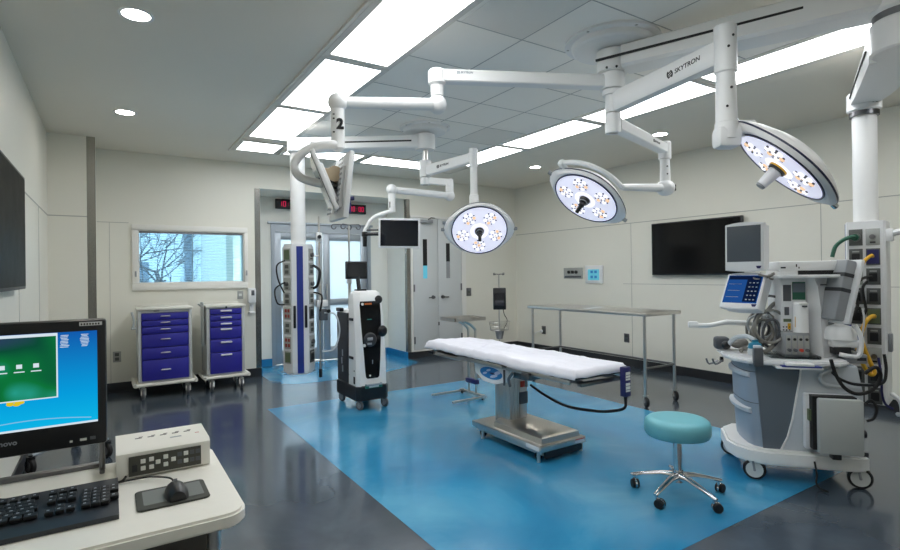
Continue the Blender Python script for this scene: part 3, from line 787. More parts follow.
for i in range(5): k.box((.062 + .030 * i, by1 - .06, DZ + .0755), (.016, .006, .0006)); k.box((.068 + .030 * i, by1 - .05, DZ + .0755), (.010, .005, .0006))
k.build('vent_slot_set', None, t)
N('letter grey').box((.150, by1 - .10, DZ + .0752), (.028, .008, .0006)).build('name_label', None, t)
N('rust label').box((.205, by1 - .09, DZ + .0752), (.010, .003, .0006)).build('warning_label', None, t)
N('black rubber').tube([(.03, 1.592, DZ + .01), (.02, 1.58, DZ + .004), (.0, 1.58, DZ + .003)], .003, 6, 4).build('cable', None, t)
# rolling stand whose casters show below the monitor
t = thing('rolling_stand', 'low metal rolling stand behind the desk, only its black casters and base legs showing', 'stand', (-.30, 5.05, 0))
k = N('steel'); k.cyl((-.25, 5.1, .12), (-.25, 5.1, .62), .025); k.build('post', None, t)
for ex, ey in ((-.49, 4.83), (-.03, 4.93), (-.25, 5.42)):
    N('aluminium').tube([(-.25, 5.1, .15), (ex, ey, .13)], .022, 8).build('base_leg', None, t)
    caster(t, ex, ey, .055, .13, R(-60), .035, 'black plastic', 'black rubber', 'dark grey plastic', off=.0)
N('grey plastic').b2((-.40, 4.98, .62), (-.10, 5.22, .66), .01).build('tray', None, t)

# ------------------------------------------------------------------ operating table
t = thing('operating_table', 'white sheeted operating table on a stainless pedestal, in the middle of the blue floor', 'operating table', (2.85, 3.42, 0))
bx0, bx1, by0, by1 = 2.625, 3.095, 2.89, 3.76
k = N('steel'); k.b2((bx0, by0, .075), (bx1, by1, .125), .008)
k.b2((bx0 + .04, by0 + .02, .045), (bx1 - .04, by1 - .02, .076)); k.build('base_plate', None, t)
rg = []
for z, i0, i1 in ((.125, .035, .03), (.165, .045, .035), (.185, .09, .07)):
    a, b_, c, d_ = bx0 + i0, bx1 - i0, by0 + i1, 3.50
    rg.append([V((a, c, z)), V((b_, c, z)), V((b_, d_, z)), V((a, d_, z))])
N('steel').loft(rg).build('base_cover', None, t)
N('black plastic').b2((bx0 + .05, by0 - .004, .03), (bx1 - .05, by0 + .02, .074)).build('brake_pedal_strip', None, t)
k = N('white plastic'); k.b2((bx0 - .002, by0 + .02, .085), (bx0 - .0, by0 + .16, .115)); k.build('warning_label', None, t); k = N('white plastic'); k.b2((bx1 - .12, by0 - .003, .088), (bx1 - .02, by0 - .001, .116)); k.m('rust label').b2((bx1 - .12, by0 - .004, .110), (bx1 - .02, by0 - .002, .116)); k.build('warning_label', None, t)
for cx, cy in ((bx0 + .05, by0 + .08), (bx1 - .05, by0 + .08), (bx0 + .05, by1 - .1), (bx1 - .05, by1 - .1)):
    caster(t, cx, cy, .03, .06, R(-60), .025, 'steel', 'black rubber', off=.0)
    sgn = -1 if cx < 2.8 else 1
    N('steel').cyl((cx + sgn * .035, cy - .04, .0), (cx + sgn * .035, cy - .04, .08), .014).build('floor_lock_foot', None, t)
k = N('steel')
for i, (cx, w) in enumerate(((2.80, .10), (2.905, .09))):
    k.b2((cx - w / 2, 3.40, .125), (cx + w / 2, 3.60, .56), .02)
k.b2((2.77, 3.42, .4), (2.94, 3.58, .585), .01)
for xx in (2.757, 2.785, 2.815, 2.843): k.cyl((xx, 3.402, .13), (xx, 3.402, .555), .010)
for yy in (3.43, 3.47, 3.53, 3.57): k.cyl((2.752, yy, .13), (2.752, yy, .555), .010)
k.build('column', None, t)
N('dark grey plastic').b2((2.86, 3.392, .30), (2.945, 3.401, .40), .003).build('column_panel', None, t)
N('rust label').b2((2.87, 3.391, .44), (2.93, 3.401, .49), .003).build('column_label', None, t)
k = N('white enamel'); Ms = Mx(((0, 0, 1, 2.62), (-1, 0, 0, 3.52), (0, 1, 0, 0), (0, 0, 0, 1)))
k.prism([(-.20, .642), (.29, .642), (.29, .585), (.22, .525), (.10, .490), (-.06, .495), (-.17, .55)], .05, Ms, 0, bev=.006); hs = k.build('side_housing', None, t)
k = N('blue art'); k.prism([(.05 + .15 * math.cos(R(a)), .575 + .048 * math.sin(R(a))) for a in range(0, 360, 15)], .0, Ms, -.002)
k.m('pale art')
for cx, cz, rx_, rz_ in ((.14, .590, .045, .014), (.09, .556, .050, .012), (.02, .596, .03, .010), (-.03, .566, .03, .010)): k.prism([(cx + rx_ * math.cos(R(a)), cz + rz_ * math.sin(R(a)) + .25 * rx_ * math.cos(R(a))) for a in range(0, 360, 24)], -.0022, Ms, -.003)
k.m('navy').prism([(.07 + .035 * math.cos(R(a)), .576 + .007 * math.sin(R(a))) for a in range(0, 360, 24)], -.0032, Ms, -.004); k.build('picture_panel', None, hs)
k = N('dark steel'); k.b2((2.68, 3.10, .56), (3.02, 3.78, .64), .015); k.b2((2.64, 2.50, .625), (3.06, 2.54, .65), .004); k.b2((2.66, 2.54, .635), (2.70, 4.2, .655)); k.b2((3.0, 2.54, .635), (3.04, 4.2, .655)); k.build('top_frame', None, t)
for xx in (2.585, 3.112):
    k = N('steel'); k.b2((xx - .006, 2.55, .640), (xx + .006, 3.22, .668), .002); k.b2((xx - .006, 3.28, .640), (xx + .006, 3.90, .668), .002)
    for yy in (2.65, 3.1, 3.4, 3.8): k.cyl((xx, yy, .654), (xx + (.08 if xx < 2.8 else -.08), yy, .654), .008)
    k.build('side_rail', None, t)
k = N('steel'); k.box((2.83, 4.12, .645), (.46, .46, .012), .003, Mx.Rotation(R(3), 4, 'X')); k.b2((2.60, 3.92, .62), (2.63, 4.36, .65), .004); k.m('black plastic').cyl((2.60, 4.36, .64), (2.60, 4.42, .64), .014); k.build('leg_plate', None, t)
k = N('dark steel'); k.b2((2.55, 2.93, .61), (2.585, 3.01, .66), .005); k.cyl((2.565, 2.97, .62), (2.565, 2.97, .56), .010); k.build('rail_clamp', None, t)
k = N('dark steel'); k.tube([(2.565, 3.12, .64), (2.555, 3.16, .585), (2.60, 3.2, .52)], .012, 8, 3); k.build('tilt_lever', None, t)
N('dark steel').cyl((2.575, 3.24, .64), (2.575, 3.24, .52), .009).build('rail_pin', None, t)
k = N('mattress'); k.b2((2.59, 2.50, .672), (3.105, 3.26, .715), .015); k.b2((2.59, 3.27, .668), (3.105, 3.92, .715), .015); k.b2((2.60, 3.93, .668), (3.095, 4.44, .715), .015); k.build('mattress_pad', None, t)
# draped sheet, a slightly wrinkled closed skin
k = N('sheet'); nx, ny = 46, 120; vs = []; fs = []
sx0, sx1, sy0, sy1 = 2.560, 3.120, 2.485, 4.47
from mathutils import noise as mnoise
for j in range(ny + 1):
    for i in range(nx + 1):
        u, v = i / nx, j / ny
        x = sx0 + (sx1 - sx0) * u; y = sy0 + (sy1 - sy0) * v
        eu = min(u, 1 - u) * (sx1 - sx0); ev = min(v, 1 - v) * (sy1 - sy0)
        z = .742
        drop = max(.066 * (1 - min(1, eu / .035)) ** 1.3, (.050 if v > .5 else .052) * (1 - min(1, ev / .03)) ** 1.3)
        wv = .007 * mnoise.noise(V((x * 5, y * 3.2, .3))) + 0.010 * max(0, mnoise.noise(V((x * 2.0 + y * 1.3, y * 5.5 - x * 2.5, 4.1)))) + .006 * (1 - min(1, abs(mnoise.noise(V((x * 1.6 + y * .8, y * 2.6 - x * 1.8, 9.3)))) * 7)) + .004 * mnoise.noise(V((x * 14, y * 8, 2)))
        edge = .007 * mnoise.noise(V((y * 9, x, 8.0)))
        z += wv - drop + (edge if eu < .02 else 0)
        if v > .72: z += .004
        ox = .006 * mnoise.noise(V((y * 7, 0, u * 3))) if eu < .02 else 0
        vs.append(V((x + ox, y, z)))
for j in range(ny):
    for i in range(nx):
        a = j * (nx + 1) + i; fs.append((a, a + 1, a + nx + 2, a + nx + 1))
k._add(vs, fs); o = k.build('sheet', None, t, True, 60)
sm = o.modifiers.new('thickness', 'SOLIDIFY'); sm.thickness = .004; sm.offset = -1
# hand control with its cord
t = thing('hand_control', 'navy hand control with pale buttons hanging from the near end of the operating table', 'hand control', (3.06, 2.385, .53))
px_, py_ = 3.0, 2.432
k = N('navy'); k.b2((px_ - .032, py_ - .022, .53), (px_ + .032, py_ + .022, .735), .006); k.build('housing', None, t)
k = N('button white'); k.b2((px_ - .022, py_ - .0245, .645), (px_ + .022, py_ - .021, .70)); k.b2((px_ - .022, py_ - .0245, .565), (px_ + .022, py_ - .021, .625)); k.m('navy')
for z in (.66, .68, .58, .605): k.b2((px_ - .023, py_ - .0255, z - .002), (px_ + .023, py_ - .0245, z + .002))
k.build('button_strip', None, t)
N('black plastic').b2((px_ - .01, py_ + .02, .66), (px_ + .01, py_ + .034, .70)).build('hanger_clip', None, t)
N('black rubber').cyl((px_, py_, .53), (px_, py_, .46), .013, .009).tube([(px_, py_, .47), (px_ - .0, py_ + .02, .44), (3.0, 2.54, .405), (2.99, 2.68, .375), (2.96, 2.95, .36), (2.96, 3.2, .40), (2.955, 3.365, .455)], .0105, 9, 7).build('cord', None, t)

# ------------------------------------------------------------------ stool
sx, sy = 2.966, 2.014
t = thing('rolling_stool', 'round teal vinyl stool on a chrome five-star base', 'stool', (sx, sy, 0))
k = N('teal vinyl'); k.lathe([(0, .368), (.155, .368), (.183, .374), (.194, .392), (.194, .442), (.188, .463), (.172, .476), (.135, .483), (.06, .486), (0, .487)], (sx, sy, 0), (0, 0, 1), 48); k.build('seat', None, t)
k = N('chrome'); k.cyl((sx, sy, .350), (sx, sy, .368), .09); k.cyl((sx, sy, .15), (sx, sy, .335), .025); k.cyl((sx, sy, .25), (sx, sy, .355), .016); k.build('gas_lift', None, t)
k = N('chrome'); k.cyl((sx, sy, .085), (sx, sy, .155), .036, .030); k.build('hub', None, t)
for i in range(5):
    a = R(44 + 72 * i + 0); d = V((math.cos(a), math.sin(a), 0)); n_ = V((-math.sin(a), math.cos(a), 0)); rg = []
    for q, w, zt, zb in ((.02, .026, .145, .09), (.10, .022, .135, .10), (.20, .017, .110, .085), (.272, .015, .090, .070), (.285, .010, .086, .073)):
        c = V((sx, sy, 0)) + d * q
        rg.append([c + n_ * w * math.cos(b_) + V((0, 0, (zt + zb) / 2 + (zt - zb) / 2 * math.sin(b_))) for b_ in [2 * PI * j / 12 for j in range(12)]])
    N('chrome').loft(rg).build('base_leg', None, t)
    e = V((sx, sy, 0)) + d * .265
    ca = R(200 + 40 * i); w_ = V((-math.sin(ca), math.cos(ca), 0)); f_ = V((math.cos(ca), math.sin(ca), 0))
    k = N('chrome'); k.cyl(e + V((0, 0, .05)), e + V((0, 0, .078)), .009); c0 = e + f_ * .018 + V((0, 0, .028))
    k.lathe([(.0, -.006), (.029, -.006), (.029, .006), (.0, .006)], c0, w_, 20); cc = k.build('caster', None, t)
    k = N('black rubber')
    for s in (-1, 1): k.lathe([(.0, -.008), (.024, -.008), (.028, -.004), (.028, .006), (0, .006)], c0 + w_ * .0145 * s, w_, 20)
    k.build('wheel', None, cc)

# ------------------------------------------------------------------ long steel back table
t = thing('instrument_table', 'long stainless steel instrument table on black casters, along the right wall', 'table', (4.87, 4.35, 0))
tx0, tx1, ty0, ty1, tz = 4.565, 5.165, 3.44, 5.25, .965
k = N('steel'); k.b2((tx0, ty0, tz - .035), (tx1, ty1, tz), .006); k.build('tabletop', None, t)
for lx in (tx0 + .05, tx1 - .06):
    for ly in (ty0 + .05, ty1 - .05):
        N('steel').cyl((lx, ly, .125), (lx, ly, tz - .035), .016).build('leg', None, t)
        caster(t, lx, ly, .052, .13, R(-120), .03, 'steel', 'black rubber', 'dark grey plastic', off=.022)
k = N('dark steel')
for ly in (ty0 + .05, ty1 - .05): k.cyl((tx0 + .05, ly, .39), (tx1 - .06, ly, .39), .012)
k.cyl((tx1 - .06, ty0 + .05, .39), (tx1 - .06, ty1 - .05, .39), .012); k.build('cross_bar', None, t)
k = N('white plastic'); k.prism([(4.62, 4.27), (5.02, 4.36), (5.02, 4.43), (4.62, 4.33)], tz + .003, None, tz + .0008)
tag(k.build('paper_strip'), 'white paper strip lying across the long steel table', 'paper', at=(4.8, 4.35, tz))

# ------------------------------------------------------------------ mayo stand
t = thing('mayo_stand', 'stainless instrument stand with a raised tray and two floor feet, behind the operating table', 'stand', (3.42, 4.92, 0))
k = N('steel'); 
for yy in (4.69, 5.11):
    k.b2((3.03, yy - .014, .022), (3.46, yy + .014, .045), .005)
k.b2((3.43, 4.68, .022), (3.47, 5.12, .05), .006); k.build('base_frame', None, t)
for cx, cy in ((3.43, 4.70), (3.43, 5.10)):
    caster(t, cx, cy, .022, .04, R(200), .018, 'steel', 'black rubber', off=.0)
for yy in (4.85, 4.99):
    k = N('steel'); k.tube([(3.45, yy, .045), (3.45, yy, .70), (3.445, yy, .76), (3.41, yy, .80), (3.36, yy, .835), (3.29, yy, .868)], .014, 10, 4); k.build('post', None, t)
N('navy').b2((3.42, 4.82, .15), (3.475, 5.02, .20), .006).build('height_clamp', None, t)
N('steel').cyl((3.45, 4.85, .62), (3.45, 4.99, .62), .008).build('brace', None, t)
k = N('steel'); a, b_, c, d_ = 3.12, 3.53, 4.76, 5.06
k.b2((a, c, .87), (b_, d_, .878)); k.b2((a, c, .878), (b_, c + .008, .908)); k.b2((a, d_ - .008, .878), (b_, d_, .908)); k.b2((a, c, .878), (a + .008, d_, .908)); k.b2((b_ - .008, c, .878), (b_, d_, .908)); k.build('tray', None, t)

# ------------------------------------------------------------------ infusion pole with pump near the corner
ix, iy = 5.14, 6.57
t = thing('infusion_pole', 'slim pole with a black tablet pump and a wire basket, by the room corner', 'infusion pole', (ix, iy, 0))
N('steel').cyl((ix, iy, .10), (ix, iy, 1.38), .012).build('pole', None, t)
k = N('hook steel')
for a in (0, 90, 180, 270): 
    c_, s_ = math.cos(R(a)), math.sin(R(a)); k.tube([(ix, iy, 1.37), (ix + .08 * c_, iy + .08 * s_, 1.375), (ix + .10 * c_, iy + .10 * s_, 1.36), (ix + .105 * c_, iy + .105 * s_, 1.395)], .006, 6, 3)
k.build('hook_crown', None, t)
k = N('black plastic'); Mi = Mx.Rotation(R(-38), 4, 'Z'); k.box((ix - .03, iy - .05, .99), (.20, .05, .34), .012, Mi); p = k.build('pump', None, t)
N('screen dark').box((ix - .03 - .0185, iy - .05 - .021, .98), (.15, .006, .20), 0, Mi).build('screen', None, p)
k = N('steel')
for z, rr in ((.50, .15), (.56, .165), (.62, .175)): k.tube([(ix + rr * math.cos(R(a)), iy + rr * .8 * math.sin(R(a)), z) for a in range(0, 361, 15)], .005, 5)
for a in range(0, 360, 24): k.tube([(ix + .15 * math.cos(R(a)), iy + .12 * math.sin(R(a)), .50), (ix + .175 * math.cos(R(a)), iy + .14 * math.sin(R(a)), .62)], .0035, 5)
for q in (-.1, -.05, 0, .05, .1): k.tube([(ix - .11, iy + q, .50), (ix + .11, iy + q, .50)], .0035, 5)
k.build('basket', None, t)
N('black rubber').tube([(ix + .03, iy - .06, .83), (ix + .06, iy - .05, .74), (ix + .14, iy - .02, .64), (ix + .10, iy, .52)], .006, 6, 5).build('cable', None, t)
N('grey plastic').cyl((ix, iy, .36), (ix, iy, .50), .05, .075).build('basket_collar', None, t)
for a in range(5):
    c_, s_ = math.cos(R(72 * a + 20)), math.sin(R(72 * a + 20)); e = (ix + .26 * c_, iy + .26 * s_)
    N('steel').tube([(ix, iy, .12), (e[0], e[1], .09)], .014, 8, 0, (1.2, .8)).build('base_leg', None, t)
    caster(t, e[0], e[1], .032, .09, R(72 * a), .02, 'steel', 'black rubber', off=.015)

# ------------------------------------------------------------------ white imaging tower on casters
t = thing('imaging_tower', 'tall white and black wheeled tower machine with a black front console and small screen', 'medical machine', (2.28, 5.33, 0))
def oct_(x0, x1, y0, y1, z, c):
    return [V((a, b_, z)) for a, b_ in ((x0 + c, y0), (x1 - c, y0), (x1, y0 + c), (x1, y1 - c), (x1 - c, y1), (x0 + c, y1), (x0, y1 - c), (x0, y0 + c))]
tx0, tx1, ty0, ty1 = 2.115, 2.455, 5.06, 5.66
k = N('black plastic'); k.loft([oct_(tx0 - .01, tx1 + .01, ty0 - .02, ty1, .10, .04), oct_(tx0 - .01, tx1 + .01, ty0 - .02, ty1, .24, .04), oct_(tx0 + .02, tx1 - .02, ty0 + .01, ty1 - .02, .255, .04)])
k.build('base', None, t)
for cx in (tx0 + .03, tx1 - .03):
    for cy in (ty0 + .05, ty1 - .06): caster(t, cx, cy, .05, .11, R(-70), .028, 'grey plastic', 'dark grey plastic', 'grey plastic', off=.02)
k = N('charcoal'); k.loft([oct_(tx0 + .005, tx1 - .01, 5.32, ty1 - .02, .25, .015), oct_(tx0 + .005, tx1 - .01, 5.32, ty1 - .02, .985, .015), oct_(tx0 + .012, tx1 - .02, 5.34, ty1 - .03, .99, .015)]); k.build('rear_cabinet', None, t)
k = N('white enamel')
k.loft([oct_(tx0, tx1, ty0 + .0, 5.32, .245, .03), oct_(tx0 + .002, tx1 - .002, ty0 + .005, 5.32, .60, .035), oct_(tx0 + .006, tx1 - .008, ty0 + .03, 5.33, .95, .045), oct_(tx0 + .010, tx1 - .014, ty0 + .055, 5.34, 1.13, .05), oct_(tx0 + .022, tx1 - .022, ty0 + .08, 5.34, 1.20, .05), oct_(tx0 + .05, tx1 - .05, ty0 + .11, 5.33, 1.225, .05)])
k.m('white enamel').loft([oct_(tx0 + .01, tx1 - .02, 5.34, 5.635, .99, .015), oct_(tx0 + .02, tx1 - .03, 5.35, 5.62, 1.02, .02)])
bd = k.build('body', None, t)
def tf(x, z):   # point on the sloping front, just proud of it
    y = ty0 + (.0 + .005 * (z - .245) / .355 if z < .6 else .005 + .025 * (z - .6) / .35 if z < .95 else .03 + .025 * (z - .95) / .17 if z < 1.12 else .055 + .035 * (z - 1.12) / .07)
    return V((x, y, z))
k = N('black gloss'); xc = (tx0 + tx1) / 2; rg = []
for z, w in ((.32, .058), (.335, .074), (.40, .082), (.55, .092), (.75, .105), (.95, .115), (1.08, .115), (1.13, .105), (1.16, .08)):
    p0, p1 = tf(xc - w, z), tf(xc + w, z); rg.append([p0 + V((0, -.004, 0)), p1 + V((0, -.004, 0)), p1 + V((0, .01, 0)), p0 + V((0, .01, 0))])
k.loft(rg); fp = k.build('front_console', None, t)
k = N('black plastic'); k.sph(tf(tx1 - .055, 1.13) + V((-.01, .0, 0)), .045, 1, .4, 1); k.build('control_knob', None, fp)
k = N('black plastic'); k.sph(tf(tx1 - .045, .80) + V((0, -.005, 0)), .055, 1, .5, 1.1); k.cyl(tf(tx1 - .045, .80) + V((0, -.04, 0)), tf(tx1 - .045, .80), .024); k.build('control_knob', None, fp)
k = N('charcoal'); k.lathe([(.0, 0), (.06, 0), (.075, .012), (.06, .025), (0, .02)], tf(xc - .02, .72) + V((0, .003, 0)), (0, -1, .05), 24); k.m('grey plastic').box(tf(xc - .03, .73) + V((0, -.03, 0)), (.06, .012, .03), .004).box(tf(xc - .035, .68) + V((0, -.022, 0)), (.05, .01, .02), .003).m('button white').box(tf(xc - .085, .665) + V((0, -.006, 0)), (.03, .006, .03), .004); k.build('connector_block', None, fp)
N('orange').box(tf(xc - .02, 1.09) + V((0, -.006, 0)), (.08, .004, .018)).build('status_light', None, fp)
N('button white').cyl(tf(xc - .085, 1.09) + V((0, -.004, 0)), tf(xc - .085, 1.09) + V((0, -.009, 0)), .014).build('power_button', None, fp)
N('led green').box(tf(xc - .02, .93) + V((0, -.006, 0)), (.05, .004, .008)).build('status_light', None, fp)
N('letter grey').box(tf(xc + .0, .49) + V((0, -.006, 0)), (.008, .003, .04)).build('logo_mark', None, fp)
N('button white').cyl(tf(xc - .03, .35) + V((0, -.004, 0)), tf(xc - .03, .35) + V((0, -.008, 0)), .010).build('port_cap', None, fp)

k = N('black plastic')
for z in (.93, .53): k.b2((tx0 - .008, 5.16, z - .014), (tx0 + .012, 5.28, z + .014), .004)
k.b2((tx0 - .004, ty0 + .06, .265), (tx0 + .004, ty0 + .10, .34), .003)
for yy, z in ((5.29, .85), (5.29, .34), (5.14, .40)): k.cyl((tx0 - .002, yy, z), (tx0 + .004, yy, z), .008)
k.build('side_latch', None, t)
k = N('letter grey')
for i in range(3): k.box((tx0 + .004, 5.475 + (.02 if i % 2 else 0), .38 + .085 * i), (.002, .03, .07))
k.build('side_marking', None, t)
k = N('aluminium'); k.tube([(2.20, ty0 - .015, .262), (2.20, ty0 - .045, .262), (2.37, ty0 - .045, .262), (2.37, ty0 - .015, .262)], .010, 8); k.m('led green').b2((2.19, ty0 - .03, .225), (2.38, ty0 - .018, .262)); k.m('button white').b2((2.23, ty0 - .034, .232), (2.34, ty0 - .03, .256)); k.build('front_bracket', None, t)
k = N('black plastic'); k.box((2.235, 5.34, 1.445), (.24, .035, .19), .008, Mx.Rotation(R(-4), 4, 'Z')); k.cyl((2.25, 5.30, 1.22), (2.25, 5.34, 1.38), .022); k.box((2.25, 5.27, 1.232), (.10, .10, .02), .005); k.build('small_monitor', None, t)
N('screen dark').box((2.234, 5.321, 1.45), (.205, .004, .145), 0, Mx.Rotation(R(-4), 4, 'Z')).build('small_screen', None, t)
N('black plastic').b2((2.08, 5.44, 1.0), (2.13, 5.56, 1.04), .01).build('cable_hook', None, t)
k = N('steel'); k.cyl((2.22, 5.50, 1.0), (2.22, 5.50, 1.94), .010); k.cyl((2.22, 5.50, 1.0), (2.22, 5.50, 1.35), .016); k.build('pole', None, t)
k = N('hook steel')
for dx, dy in ((.13, -.03), (.05, .04), (-.05, -.04), (-.13, .03)):
    p = V((2.19 + dx, 5.50 + dy, 1.95)); k.tube([(2.22, 5.50, 1.945), p], .006, 6)
    k.tube([p + V((.026 * math.cos(R(a)) * (1 if dx > 0 else -1), 0, -.026 + .026 * math.sin(R(a)))) for a in range(90, -200, -29)], .0065, 6)
k.build('hook_crown', None, t)
N('white plastic').b2((2.195, 5.475, 1.30), (2.245, 5.525, 1.36), .008).build('pole_clamp', None, t)
# ------------------------------------------------------------------ ceiling mounts
A = V((2.885, 2.41, 0)); B = V((2.84, 4.87, 0)); HC = H - .004
def at(p, z): return V((p[0], p[1], z))
def mount(p, r, label):
    t = thing('ceiling_mount', label, 'ceiling mount', (p.x, p.y, HC))
    k = N('white enamel'); k.lathe([(0, -.06), (r * .80, -.06), (r * .84, -.05), (r * .86, -.02), (r, -.016), (r, 0), (0, 0)], at(p, HC), (0, 0, 1), 56); k.build('flange_plate', None, t)
    k = N('reveal grey'); k.ring(at(p, HC), (0, 0, 1), r * .86, r * .885, -.019, -.0165, 56)
    for i in range(6): k.box((p.x + r * .93 * math.cos(R(60 * i + 10)), p.y + r * .93 * math.sin(R(60 * i + 10)), HC - .0175), (.016, .016, .003))
    k.build('flange_seam', None, t)
    N('steel').cyl(at(p, 2.34), at(p, HC - .06), .028).build('spindle', None, t)
mount(A, .315, 'large round white ceiling flange carrying the nearest arms')
mount(B, .27, 'smaller round white ceiling flange carrying the arms nearest the doors')

def arm_box(k, p, q, w, hgt, taper=1.0, bev=.02):
    """horizontal boxy arm from p to q"""
    p, q = V(p), V(q); d = q - p; L = d.length; d.normalize(); s = V((0, 0, 1)).cross(d).normalized(); u = d.cross(s)
    rg = []
    for t_, f in ((0, 1), (1, taper)):
        c = p + d * L * t_
        rg.append([c + s * a * w / 2 * f + u * b_ * hgt / 2 * f for a, b_ in ((-1, -.8), (-.8, -1), (.8, -1), (1, -.8), (1, .8), (.8, 1), (-.8, 1), (-1, .8))])
    k.loft(rg); return d, s, u

# ------------------------------------------------------------------ equipment booms with service heads
def service_head(t, c, z0, z1, n, kind):
    """c = centre of the front face; n = direction the front faces"""
    n = V((n[0], n[1], 0)).normalized(); rv = V((0, 0, 1)).cross(n)      # rv = viewer's right
    Mh = Mx((rv, -n, V((0, 0, 1)))).transposed().to_4x4(); Mh.translation = V((c[0], c[1], 0))
    return Mh
def outlet_cell(t, Mc, w, h, style):
    """Mc: local x right, y up, z out; one gas or power outlet module"""
    k = N('outlet plate' if style in 'rgmp' else 'outlet dark'); k.T = Mc
    k.box((0, 0, .003), (w, h, .006), .001)
    if style == 'r':
        k.m('outlet red')
        for sx in (-1, 1):
            for sy in (-1, 1): k.box((sx * w * .22, sy * h * .22, .0075), (w * .28, h * .26, .004))
    elif style == 'g': k.m('outlet green').box((0, 0, .0075), (w * .8, h * .8, .003))
    elif style == 'm':
        k.m('dark steel').cyl((0, 0, .006), (0, 0, .03), w * .22).m('black plastic').box((0, -h * .33, .008), (w * .4, h * .1, .004))
    elif style == 'p':
        k.m('outlet dark')
        for sy in (-1, 1): k.box((0, sy * h * .22, .0075), (w * .55, h * .28, .003))
    elif style == 'd':
        k.m('outlet plate').box((0, h * .33, .0075), (w * .5, h * .08, .002)); k.m('black plastic').box((0, -.05 * h, .0075), (w * .6, h * .5, .003))
    elif style == 'y': k.m('outlet green').box((0, 0, .0075), (w * .85, h * .85, .003)).m('yellow hose').cyl((0, 0, .008), (0, 0, .03), w * .2)
    elif style == 'c': k.m('green hose').cyl((0, 0, .006), (0, 0, .04), w * .3).m('dark steel').cyl((0, 0, .006), (0, 0, .02), w * .38)
    elif style == 'u': k.m('navy').box((0, 0, .0075), (w * .85, h * .85, .003))
    k.build('outlet_module', None, t)

# left boom
P = V((1.652, 5.475, 0))
t = thing('equipment_boom', 'white ceiling boom with an outlet column with a blue centre stripe, before the glass doors', 'equipment boom', (P.x, P.y, .39), 0, 'ceiling equipment booms')
k = N('white enamel'); k.ring(at(B, 0), (0, 0, 1), .031, .105, 2.715, 2.875, 32); arm_box(k, at(B, 2.795) + (P - B).normalized() * .08, at(P, 2.745), .17, .135); k.cyl(at(P, 2.665), at(P, 2.81), .10, .10, 28, .012); ar = k.build('ceiling_arm', None, t)
d = (P - B).normalized(); s = V((0, 0, 1)).cross(d)
k = N('letter black')
L_ = (P - B).length
for sg in (1, -1):
    c = (B + P) / 2; k.box((c.x + s.x * sg * .0855, c.y + s.y * sg * .0855, 2.775), (L_ * .78, .003, .016), 0, Mx.Rotation(math.atan2(d.y, d.x), 4, 'Z') @ Mx.Rotation(R(2.1), 4, 'Y'))
k.build('black_stripe', None, ar)
k = N('white enamel'); k.cyl(at(P, 1.71), at(P, 2.665), .075, .075, 28); k.build('pole', None, t)
n = V((-.288, -.957, 0)); n = (n + .10 * V((.957, -.288, 0))).normalized(); rv = V((-n.y, n.x, 0)); rv = V((0, 0, 1)).cross(n)
rv = V((-n.y, n.x, 0)) if V((-n.y, n.x, 0)).dot(V((.84, -.54, 0))) > 0 else V((n.y, -n.x, 0))
fc = P + n * .11
Mh = Mx(((rv.x, -n.x, 0, fc.x), (rv.y, -n.y, 0, fc.y), (0, 0, 1, 0), (0, 0, 0, 1)))
ply = [(-.08, 0), (.08, 0), (.155, .115), (.155, .20), (-.155, .20), (-.155, .115)]
k = N('white plastic'); k.prism(ply, 1.70, Mh, .40, bev=.008); k.prism([(x * .9, .01 + y * .9) for x, y in ply], 1.72, Mh, 1.70); k.prism([(x * .85, .01 + y * .9) for x, y in ply], .40, Mh, .385); hd = k.build('service_column', None, t)
k = N('boom blue'); k.T = Mh; k.b2((-.032, -.004, .40), (.032, .002, 1.695)); k.build('blue_stripe', None, t)
k = N('black plastic'); k.T = Mh
for sx in (-1, 1): k.b2((sx * .056 - .013, -.022, .86), (sx * .056 + .013, .0, 1.09), .008)
k.build('grip_handle', None, t)
zs = [1.61, 1.46, 1.31, 1.16, 1.01, .86, .71, .56]
sl = V((.075, .115, 0)).normalized(); nl = V((.115, -.075, 0)).normalized()
for j, z in enumerate(zs):
    o_ = V((.1175, .0575, z)); Mc = Mh @ Mx(((sl.x, 0, nl.x, o_.x), (sl.y, 0, nl.y, o_.y), (0, 1, 0, o_.z), (0, 0, 0, 1))); outlet_cell(t, Mc, .10, .125, 'mpmpdpmd'[j])
    o_ = V((-.1175, .0575, z)); Mc = Mh @ Mx(((sl.x, 0, -nl.x, o_.x), (-sl.y, 0, nl.y, o_.y), (0, 1, 0, o_.z), (0, 0, 0, 1))); outlet_cell(t, Mc, .10, .125, 'gpmprprg'[j])
k = N('steel'); q = P + rv * .215 + n * -.03; k.tube([at(q, .33), at(q, 2.02)], .010, 8); 
for z in (.5, 1.2, 1.6): k.tube([at(q, z), at(P + rv * .15 + n * -.03, z)], .010, 6)
k.build('infusion_rod', None, t)
k = N('white plastic'); k.box(at(q, 1.80), (.05, .05, .10), .008); k.m('black plastic').cyl(at(q, 1.80) + n * .02, at(q, 1.80) + n * .05, .02); k.build('rod_clamp', None, t)
N('black plastic').box(at(q, .36), (.03, .03, .09), .005).build('rod_end_cap', None, t)
k = N('dark grey plastic'); k.box(at(P + rv * .245 + n * .02, .98), (.08, .06, .12), .01); k.m('white plastic').box(at(P + rv * .23 + n * .02, 1.10), (.12, .06, .07), .01); k.m('black plastic').cyl(at(P + rv * .29 + n * .04, 1.02), at(P + rv * .29 + n * .09, 1.02), .02); k.build('suction_regulator', None, t)
k = N('black rubber'); k.tube([at(P + rv * -.14 + n * .06, 1.55), at(P + rv * -.22 + n * .08, 1.50), at(P + rv * -.21 + n * .08, 1.36), at(P + rv * -.15 + n * .05, 1.22)], .008, 6, 6); k.build('cable', None, t)
